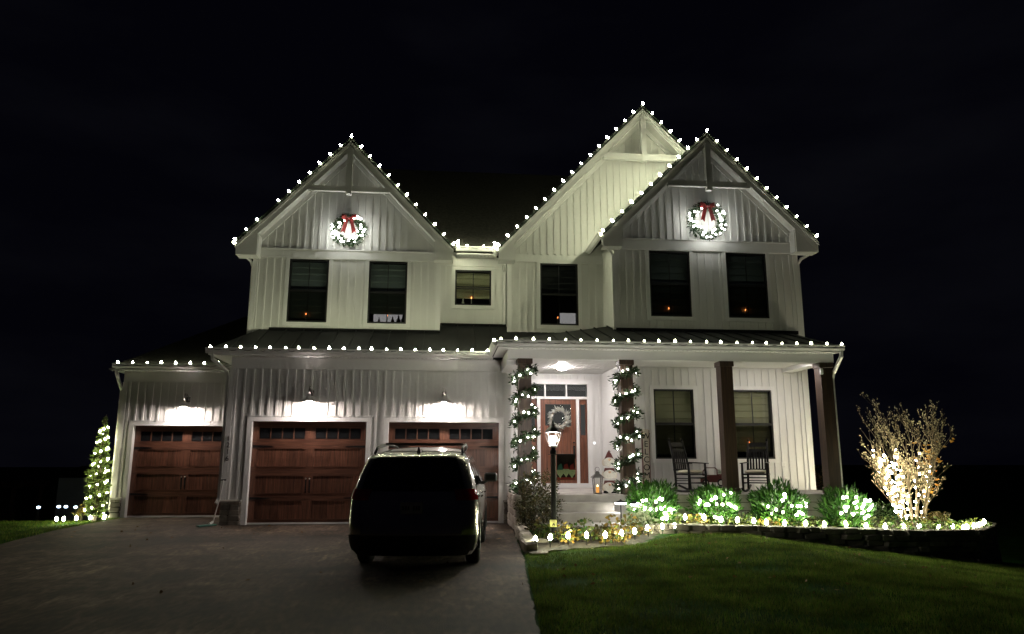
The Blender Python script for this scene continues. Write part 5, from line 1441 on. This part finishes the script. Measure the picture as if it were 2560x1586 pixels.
def tan_decor():
    x, y, z = 6.98, 1.78, .765
    t = thing('wooden_snowman', 'tan round wooden figure by the left edge of the front door', 'porch decoration', (x, y, z))
    MB().poly_y(arc(x, z + .42, .13, .17, 0, 360, 18)[:-1], y, y + .03).build('round_board', M['tan'], t)
    MB().poly_y(arc(x, z + .42, .085, .12, 0, 360, 16)[:-1], y - .008, y - .001).build('inner_board', M['cream'], t)
    MB().poly_y([(x - .05, z + .57), (x + .05, z + .57), (x + .04, z + .70), (x - .04, z + .70)], y, y + .03).build('top_block', M['cream'], t)
    MB().box(x - .03, x + .03, y + .005, y + .03, z, z + .26).build('stand', M['tan'], t)
tan_decor()

def rocking_chair(label, x, y, rz, group='black rocking chairs on the porch'):
    t = thing('rocking_chair', label, 'rocking chair', (x, y, .765), rz, group, world=False)
    b = M['chair']
    # the chair faces -y in its own space; seat at .44, back leaning to +y
    for s in (-1, 1):
        MB().tube([(s * .25, .22, .06), (s * .245, .24, .42), (s * .235, .30, .80), (s * .225, .42, 1.22)], [.028, .030, .029, .026], 7).lathe([(.012, 0), (.026, .03), (.016, .07), (.004, .085)], (s * .224, .425, 1.215), 8).build('back_post', b, t, smooth=True, kind='stuff')
        MB().tube([(s * .29, -.24, .06), (s * .29, -.25, .42), (s * .29, -.24, .67)], [.026, .031, .027], 7).build('front_leg', b, t, smooth=True)
        MB().bar((s * .29, -.34, .68), (s * .25, .27, .70), .075, .022).build('armrest', b, t, bevel=.005)
        MB().tube([(s * .27, -.50, .085), (s * .27, -.30, .035), (s * .27, 0, .014), (s * .265, .35, .045), (s * .26, .62, .13)], .030, 6).build('rocker', b, t, smooth=True)
        for zz in (.20, .32): MB().tube([(s * .29, -.245, zz), (s * .25, .23, zz)], .014, 5).build('side_rung', b, t)
    for zz in (.22, .34): MB().tube([(-.29, -.245, zz), (.29, -.245, zz)], .014, 5).build('front_rung', b, t)
    MB().tube([(-.25, .23, .26), (.25, .23, .26)], .010, 5).build('rear_rung', b, t)
    MB().box(-.29, .29, -.28, .24, .40, .435).build('seat', b, t, bevel=.01)
    MB().bar((-.24, 0.290, .52), (.24, 0.290, .52), .03, .045, (0, .2, 1)).build('lower_rail', b, t)
    def rail(zc, h, yc, n='top_rail'):
        pts = [(-.23, zc - h / 2), (-.1, zc - h / 2 - .01), (.1, zc - h / 2 - .01), (.23, zc - h / 2), (.23, zc + h * .32), (.1, zc + h / 2), (-.1, zc + h / 2), (-.23, zc + h * .32)]
        MB().poly_y(pts, yc, yc + .02).build(n, b, t)
    rail(1.14, .10, .385); rail(1.0, .07, .345, 'mid_rail')
    for i in range(6):
        x_ = -.175 + i * .07; MB().bar((x_, .28, .53), (x_, .352, .985), .046, .014, (0, 1, .1)).build('back_slat', b, t)
    c = thing('chair_cushion', 'pale round-cornered seat cushion on the ' + ('chair turned sideways' if rz > .3 else 'chair facing the lawn'), 'cushion', (x, y, 1.20), rz, 'rocking chair cushions', world=False)
    bm = bmesh.new(); bmesh.ops.create_cube(bm, size=1); bmesh.ops.bevel(bm, geom=bm.edges[:], offset=.28, segments=3, affect='EDGES', profile=.5)
    for v in bm.verts: v.co = Vector((v.co.x * .52, v.co.y * .48 - .02, .045 + v.co.z * .075 * (1.25 - .9 * (v.co.x ** 2 + v.co.y ** 2))))
    me = bpy.data.meshes.new('cushion_pad'); bm.to_mesh(me); bm.free(); me.materials.append(M['cushion'])
    o = link('cushion_pad', me, c); o.location = (0, 0, .0); o.data.polygons.foreach_set('use_smooth', [True] * len(me.polygons))
rocking_chair('black rocking chair turned sideways beneath the first porch window', 10.62, -.72, R(28))
rocking_chair('black rocking chair facing the lawn beneath the second porch window', 12.28, -.80, R(-33))

def garden_flag():
    x, y = 6.67, -4.6
    t = thing('garden_flag', 'dark garden flag with three bearded gnomes hanging from the lamp post', 'flag', (x + .2, y, 1.17))
    MB().tube([(x - .11, y - .06, 1.635), (x + .40, y - .06, 1.635)], .007, 6).tube([(x + .03, y - .05, 1.625), (x + .03, y - .065, 1.64)], .012, 6).build('flag_arm', M['black'], t, kind='stuff')
    m = MB(); n = 6
    x0, x1, z0, z1 = x + .055, x + .40, 1.165, 1.63
    for i in range(n):
        a = x0 + (x1 - x0) * i / n; b = x0 + (x1 - x0) * (i + 1) / n; ya = y - .06 + .012 * math.sin(i * 1.4); yb = y - .06 + .012 * math.sin((i + 1) * 1.4)
        m.quad((a, ya, z0), (b, yb, z0), (b, yb, z1), (a, ya, z1))
    m.build('cloth', M['flag'], t)
    yf = y - .078
    for k, (cx, hat) in enumerate(((x + .115, 'flaggreen'), (x + .225, 'red'), (x + .335, 'red'))):
        zc = 1.30 + (.015 if k == 1 else 0); w = .066
        MB().poly_y([(cx - w, zc + .035), (cx - w * .9, zc - .02), (cx - w * .4, zc - .06), (cx, zc - .105), (cx + w * .4, zc - .06), (cx + w * .9, zc - .02), (cx + w, zc + .035), (cx + w * .5, zc + .075), (cx - w * .5, zc + .075)], yf - .003 * k - .002, yf - .003 * k).build('beard_patch', M['palegreen'], t)
        mat = M['red'] if hat == 'red' else M['shovel']
        MB().poly_y([(cx - w * .75, zc + .05), (cx + w * .75, zc + .05), (cx + w * .5, zc + .14), (cx + (.02 if k < 2 else .03), zc + (.15 if k == 1 else .17)), (cx - w * .5, zc + .13)], yf - .012, yf - .010).build('hat_patch', mat, t)
    MB().box(x0 + .01, x1 - .01, yf + .004, yf + .007, z0 + .008, z0 + .05).build('hem_band', M['red'], t)
garden_flag()

yp = thing('yard_sign', 'small square yellow plate on the foot of the lamp post', 'sign', (6.65, -4.66, .39))
MB().box(6.585, 6.715, -4.668, -4.655, .325, .455).build('plate', M['yellow'], yp, bevel=.004)
MB().poly_y(arc(6.655, .345, .026, .05, 0, 180, 8) + [(6.643, .345), (6.643, .365), (6.667, .365), (6.667, .345)], -4.672, -4.669).build('mark', M['black'], yp)
for i in range(2): MB().box(6.61, 6.69, -4.6715, -4.669, .415 + i * .018, .422 + i * .018).build('print_line', M['tan'], yp)

def shovel():
    t = thing('snow_pusher', 'green-bladed pusher leaning on the stone base between two garage doors', 'snow pusher', (-.75, -.25, 0))
    MB().tube([(-.70, -.22, .06), (-.60, -.17, .62), (-.56, -.10, 1.05)], .016, 6).build('shaft', M['galv'], t)
    MB().tube([(-.62, -.10, 1.05), (-.50, -.10, 1.05)], .018, 6).build('grip', M['black'], t)
    pts = [(-.98, -.50), (-.70, -.16), (-.60, -.22), (-.88, -.60)]
    m = MB().add([(a, b, .012) for a, b in pts] + [(a, b, .05) for a, b in pts], [(3, 2, 1, 0), (4, 5, 6, 7), (0, 1, 5, 4), (1, 2, 6, 5), (2, 3, 7, 6), (3, 0, 4, 7)]).build('blade', M['shovel'], t, bevel=.008)
    MB().tube([(-.70, -.22, .10), (-.74, -.30, .05)], .03, 6).build('socket', M['white'], t)
shovel()

# small fittings of the house
MB().box(6.19, 6.30, -.075, -.029, .79, .93).build('outlet_cover', M['trim'], HOUSE, bevel=.006)
MB().box(6.08, 6.13, -.16, -.036, 3.80, 3.90).build('security_camera', M['black'], HOUSE, bevel=.008)
MB().lathe([(.03, 0), (.035, .012), (.02, .02)], (0, 0, 0), 10).build('doorbell', emat('doorbell_glow', (1, .97, .95), .8), HOUSE).location = (8.84, 1.965, 1.98)
bpy.data.objects['doorbell'].rotation_euler = (R(90), 0, 0)
MB().box(13.50, 13.57, -1.97, -1.91, 3.52, 3.66).build('flood_camera', M['white'], HOUSE, bevel=.015)
MB().box(13.40, 13.50, .155, .168, 1.35, 1.47).build('outlet_cover', M['trim'], HOUSE, bevel=.004)

# ------------------------------------------------------------------ candles and small things in the windows
def win_candle(x, y, z, where):
    t = thing('window_candle', 'small electric candle glowing orange in ' + where, 'candle', (x, y, z), group='electric candles in the windows')
    MB().lathe([(.03, 0), (.03, .012), (.012, .016), (.011, .17)], (x, y, z), 8).build('candle_stick', M['cream'], t)
    MB().lathe([(.005, .17), (.012, .185), (.009, .205), (.002, .225)], (x, y, z), 8).build('flame', emat('window_flame', (1.0, .27, .07), 7), t, smooth=True)
for x, y, z, w in ((.83, 1.490, 5.22, 'the first window above the garage doors'), (3.02, 1.490, 5.22, 'the window above the garage with the bright panel'), (5.36, 2.290, 5.95, 'the small square window'), (7.80, 1.690, 5.30, 'the tall window under the tallest gable'),
                   (10.60, 0.290, 5.33, 'the first upper window of the porch gable'), (12.74, 0.290, 5.33, 'the second upper window of the porch gable'), (12.62, 0.290, 1.78, 'the porch window behind the rocking chair')):
    win_candle(x, y, z, w)
lit = emat('lit_room_glow', (.98, .90, .95), .34)
w_all = {round(o.data.vertices[0].co.x, 2): o for o in HOUSE.children if o.name.startswith('window')}
def lit_panel(w, x0, x1, y, z0, z1): return MB().box(x0, x1, y, y + .02, z0, z1).build('lit_panel', lit, w)
lit_panel(w_all[2.49], 2.64, 3.44, 1.57, 5.22, 5.46)
for i, (xx, h, r) in enumerate(((2.80, .15, .030), (3.17, .17, .045), (3.33, .20, .06), (3.45, .22, .05))):
    f = thing('figurine', ['small bottle-shaped silhouette at the left of the lit window panel', 'dark cone-shaped silhouette in the lit window panel', 'dark leafy silhouette at the right of the lit window panel', 'rightmost dark silhouette at the edge of the lit window panel'][i], 'figurine', (xx, 1.50, 5.22), group='silhouettes on the lit window sill')
    MB().lathe([(r, 0), (r * 1.05, h * .35), (r * .5, h * .6), (r * .35, h * .8), (r * .5, h * .9), (r * .1, h)], (xx, 1.50, 5.22), 9).build('body', M['black'], f, smooth=True)
    MB().lathe([(r * 1.15, -.002), (r * 1.15, .006)], (xx, 1.50, 5.22), 9).build('foot', M['black'], f)
lit_panel(w_all[7.29], 7.86, 8.31, 1.664, 5.32, 5.62)
f = thing('figurine', 'small pale figure on the sill of the small square window', 'figurine', (5.12, 2.27, 5.95))
MB().lathe([(.035, 0), (.04, .04), (.02, .10), (.028, .13), (.004, .17)], (5.12, 2.27, 5.95), 10).build('body', M['beard'], f, smooth=True)
MB().lathe([(.042, -.002), (.042, .008)], (5.12, 2.27, 5.95), 10).build('foot', M['beard'], f)

# ------------------------------------------------------------------ far left: neighbour's things in the dark
sh = thing('neighbour_shed', 'pale blue-grey shed standing in the dark beyond the lit evergreen', 'shed', (-13.9, 22, -2.1))
MB().box(-15.1, -12.8, 22, 24.5, -2.2, .55).build('wall', pmat('shed_siding', (.30, .33, .40), .7, .06, 2.0), sh)
MB().poly_y([(-15.3, .55), (-12.6, .55), (-13.95, 1.15)], 21.8, 24.7).build('roof', M['shingle'], sh)
pg = thing('pergola', 'dark timber pergola barely visible at the far left', 'pergola', (-18.5, 21, -2.1))
for px in (-21.5, -19.0, -16.4):
    for py in (20.5, 23.0): MB().box(px - .08, px + .08, py - .08, py + .08, -2.3, .1).build('post', M['postwood'], pg)
for py in (20.5, 23.0): MB().box(-22, -16, py - .05, py + .05, .1, .28).build('beam', M['postwood'], pg)
for i in range(12): piece('rafter', pg, -21.8 + i * .5, -21.72 + i * .5, 20.1, 23.4, .28, .40, M['postwood'])
for i in range(6): piece('rail_board', pg, -21.9, -16.2, 20.42, 20.48, -1.9 + i * .17, -1.78 + i * .17, M['postwood'])
def solar(x, y, zt, where):
    t = thing('solar_light', 'tiny blue-white solar light ' + where, 'solar light', (x, y, float(ground_h(x, y))), group='solar lights in the dark yard')
    MB().tube([(x, y, float(ground_h(x, y)) - .05), (x, y, zt - .03)], .012, 5).build('stake', M['black'], t)
    MB().lathe([(.03, -.03), (.06, -.01), (.055, .03), (.02, .045)], (x, y, zt), 8).build('lamp_head', emat('solar_glow', (.55, .75, 1.0), 5), t, smooth=True)
solar(-8.78, 8, -.07, 'alone at the far left before the pergola'); solar(-8.14, 8, -.05, 'beside another one before the shed'); solar(-7.96, 8.1, -.06, 'at the right of a close pair before the shed'); solar(-7.60, 8, -.07, 'nearest the lit evergreen')
gn = thing('garden_ornament', 'small red and white ornament behind the stake bulbs beside the evergreen', 'garden ornament', (-4.75, 2.9, -.1))
MB().lathe([(.05, 0), (.06, .1), (.03, .2)], (-4.75, 2.9, -.1), 8).build('base', M['beard'], gn, smooth=True)
MB().lathe([(.05, .2), (.02, .3), (.003, .4)], (-4.75, 2.9, -.1), 8).build('cap', M['red'], gn, smooth=True)

# ------------------------------------------------------------------ grass blades
def blades(name, XY, h, w, mat, seed):
    rng = np.random.default_rng(seed); n = len(XY)
    Z = ground_h(XY[:, 0], XY[:, 1]); a = rng.uniform(0, 2 * np.pi, n); H = h * rng.uniform(.5, 1.3, n); le = rng.uniform(.1, .7, n) * H; b = rng.uniform(0, 2 * np.pi, n)
    u = np.stack([np.cos(a), np.sin(a), np.zeros(n)], 1) * (w / 2)
    P = np.stack([XY[:, 0], XY[:, 1], Z - .01], 1); T = P + np.stack([np.cos(b) * le, np.sin(b) * le, H], 1)
    V = np.stack([P - u, P + u, T], 1).reshape(-1, 3); F = np.arange(3 * n).reshape(-1, 3)
    o = link(name, np_mesh(name, V, F, mat)); o['kind'] = 'stuff'; return o
M['grass'] = leafmat('grass_blade', (.048, .135, .011), (.150, .290, .030), .8, .35, (.22, .23, .06), .06)
def patchy(m, scale, lo, hi):
    t = m.node_tree; L = t.links
    ramp = next(n for n in t.nodes if n.type == 'VALTORGB'); geo = next(n for n in t.nodes if n.type == 'NEW_GEOMETRY')
    n = t.nodes.new('ShaderNodeTexNoise'); n.inputs['Scale'].default_value = scale; n.inputs['Detail'].default_value = 5
    mr = t.nodes.new('ShaderNodeMapRange'); mr.inputs['From Min'].default_value = .35; mr.inputs['From Max'].default_value = .65; mr.inputs['To Min'].default_value = lo; mr.inputs['To Max'].default_value = hi
    hs = t.nodes.new('ShaderNodeHueSaturation')
    L.new(geo.outputs['Position'], n.inputs['Vector']); L.new(n.outputs['Fac'], mr.inputs['Value']); L.new(mr.outputs['Result'], hs.inputs['Value'])
    for l in list(ramp.outputs['Color'].links): L.new(hs.outputs['Color'], l.to_socket)
    L.new(ramp.outputs['Color'], hs.inputs['Color'])
patchy(M['grass'], 1.6, .45, 1.25)
rng = np.random.default_rng(9)
def field(n, x0, x1, y0, y1, ok):
    p = np.stack([rng.uniform(x0, x1, n), rng.uniform(y0, y1, n)], 1); return p[ok(p)]
fbp = np.array(FB)
def in_poly(p, poly):
    x, y = p[:, 0], p[:, 1]; c = np.zeros(len(p), bool); j = len(poly) - 1
    for i in range(len(poly)):
        xi, yi = poly[i]; xj, yj = poly[j]
        c ^= ((yi > y) != (yj > y)) & (x < (xj - xi) * (y - yi) / (yj - yi + 1e-12) + xi); j = i
    return c
okr = lambda p: (p[:, 0] > edge_x(DRIVE_R, p[:, 1]) + .03) & ~in_poly(p, FB) & (p[:, 1] < wall_y2(p[:, 0]) - .12)
A = field(150000, 5.4, 19, -7.5, -1.5, okr); B = field(210000, 5.2, 15.5, -13.5, -7.5, okr)
dens = lambda p: (np.sin(p[:, 0] * 1.7 + np.sin(p[:, 1] * 1.1) * 2) * np.cos(p[:, 1] * 1.9 + p[:, 0] * .6) + .9 + .4 * np.sin(p[:, 0] * 5.3) * np.cos(p[:, 1] * 4.7)) > rng.uniform(-.5, .9, len(p))
G = np.concatenate([A, B]); G = G[dens(G)]
blades('lawn_grass', G, .055, .008, M['grass'], 1)
okl = lambda p: (p[:, 0] < edge_x(DRIVE_L, np.minimum(p[:, 1], 2.38)) - .02) & (p[:, 1] < 4.5)
blades('lawn_grass', field(60000, -13, -3.3, -6.5, 4.5, okl), .06, .010, M['grass'], 2)

# a scatter of fallen leaves on the lawn and the drive
def litter(n, x0, x1, y0, y1, zf, mat, seed):
    rng = np.random.default_rng(seed)
    P = np.stack([rng.uniform(x0, x1, n), rng.uniform(y0, y1, n), np.zeros(n)], 1); P[:, 2] = zf(P)
    return P, rng.normal(size=(n, 3)) * [1, 1, .12]
Pa, Da = litter(90, 6.2, 13, -10, -3.6, lambda p: ground_h(p[:, 0], p[:, 1]) + .045, None, 5)
Pb, Db = litter(60, -3.2, 5.9, -9.5, -.3, lambda p: np.full(len(p), .012), None, 6)
k = (Pa[:, 0] > edge_x(DRIVE_R, Pa[:, 1]) - .1) & (Pa[:, 1] < wall_y2(Pa[:, 0]) - .2)
leaf_part('fallen_leaves', np.concatenate([Pa[k], Pb]), np.concatenate([Da[k], Db]), .06, .045, leafmat('dry_leaf', (.10, .05, .02), (.26, .15, .05), .7, .1), None, np.random.default_rng(1), .15)
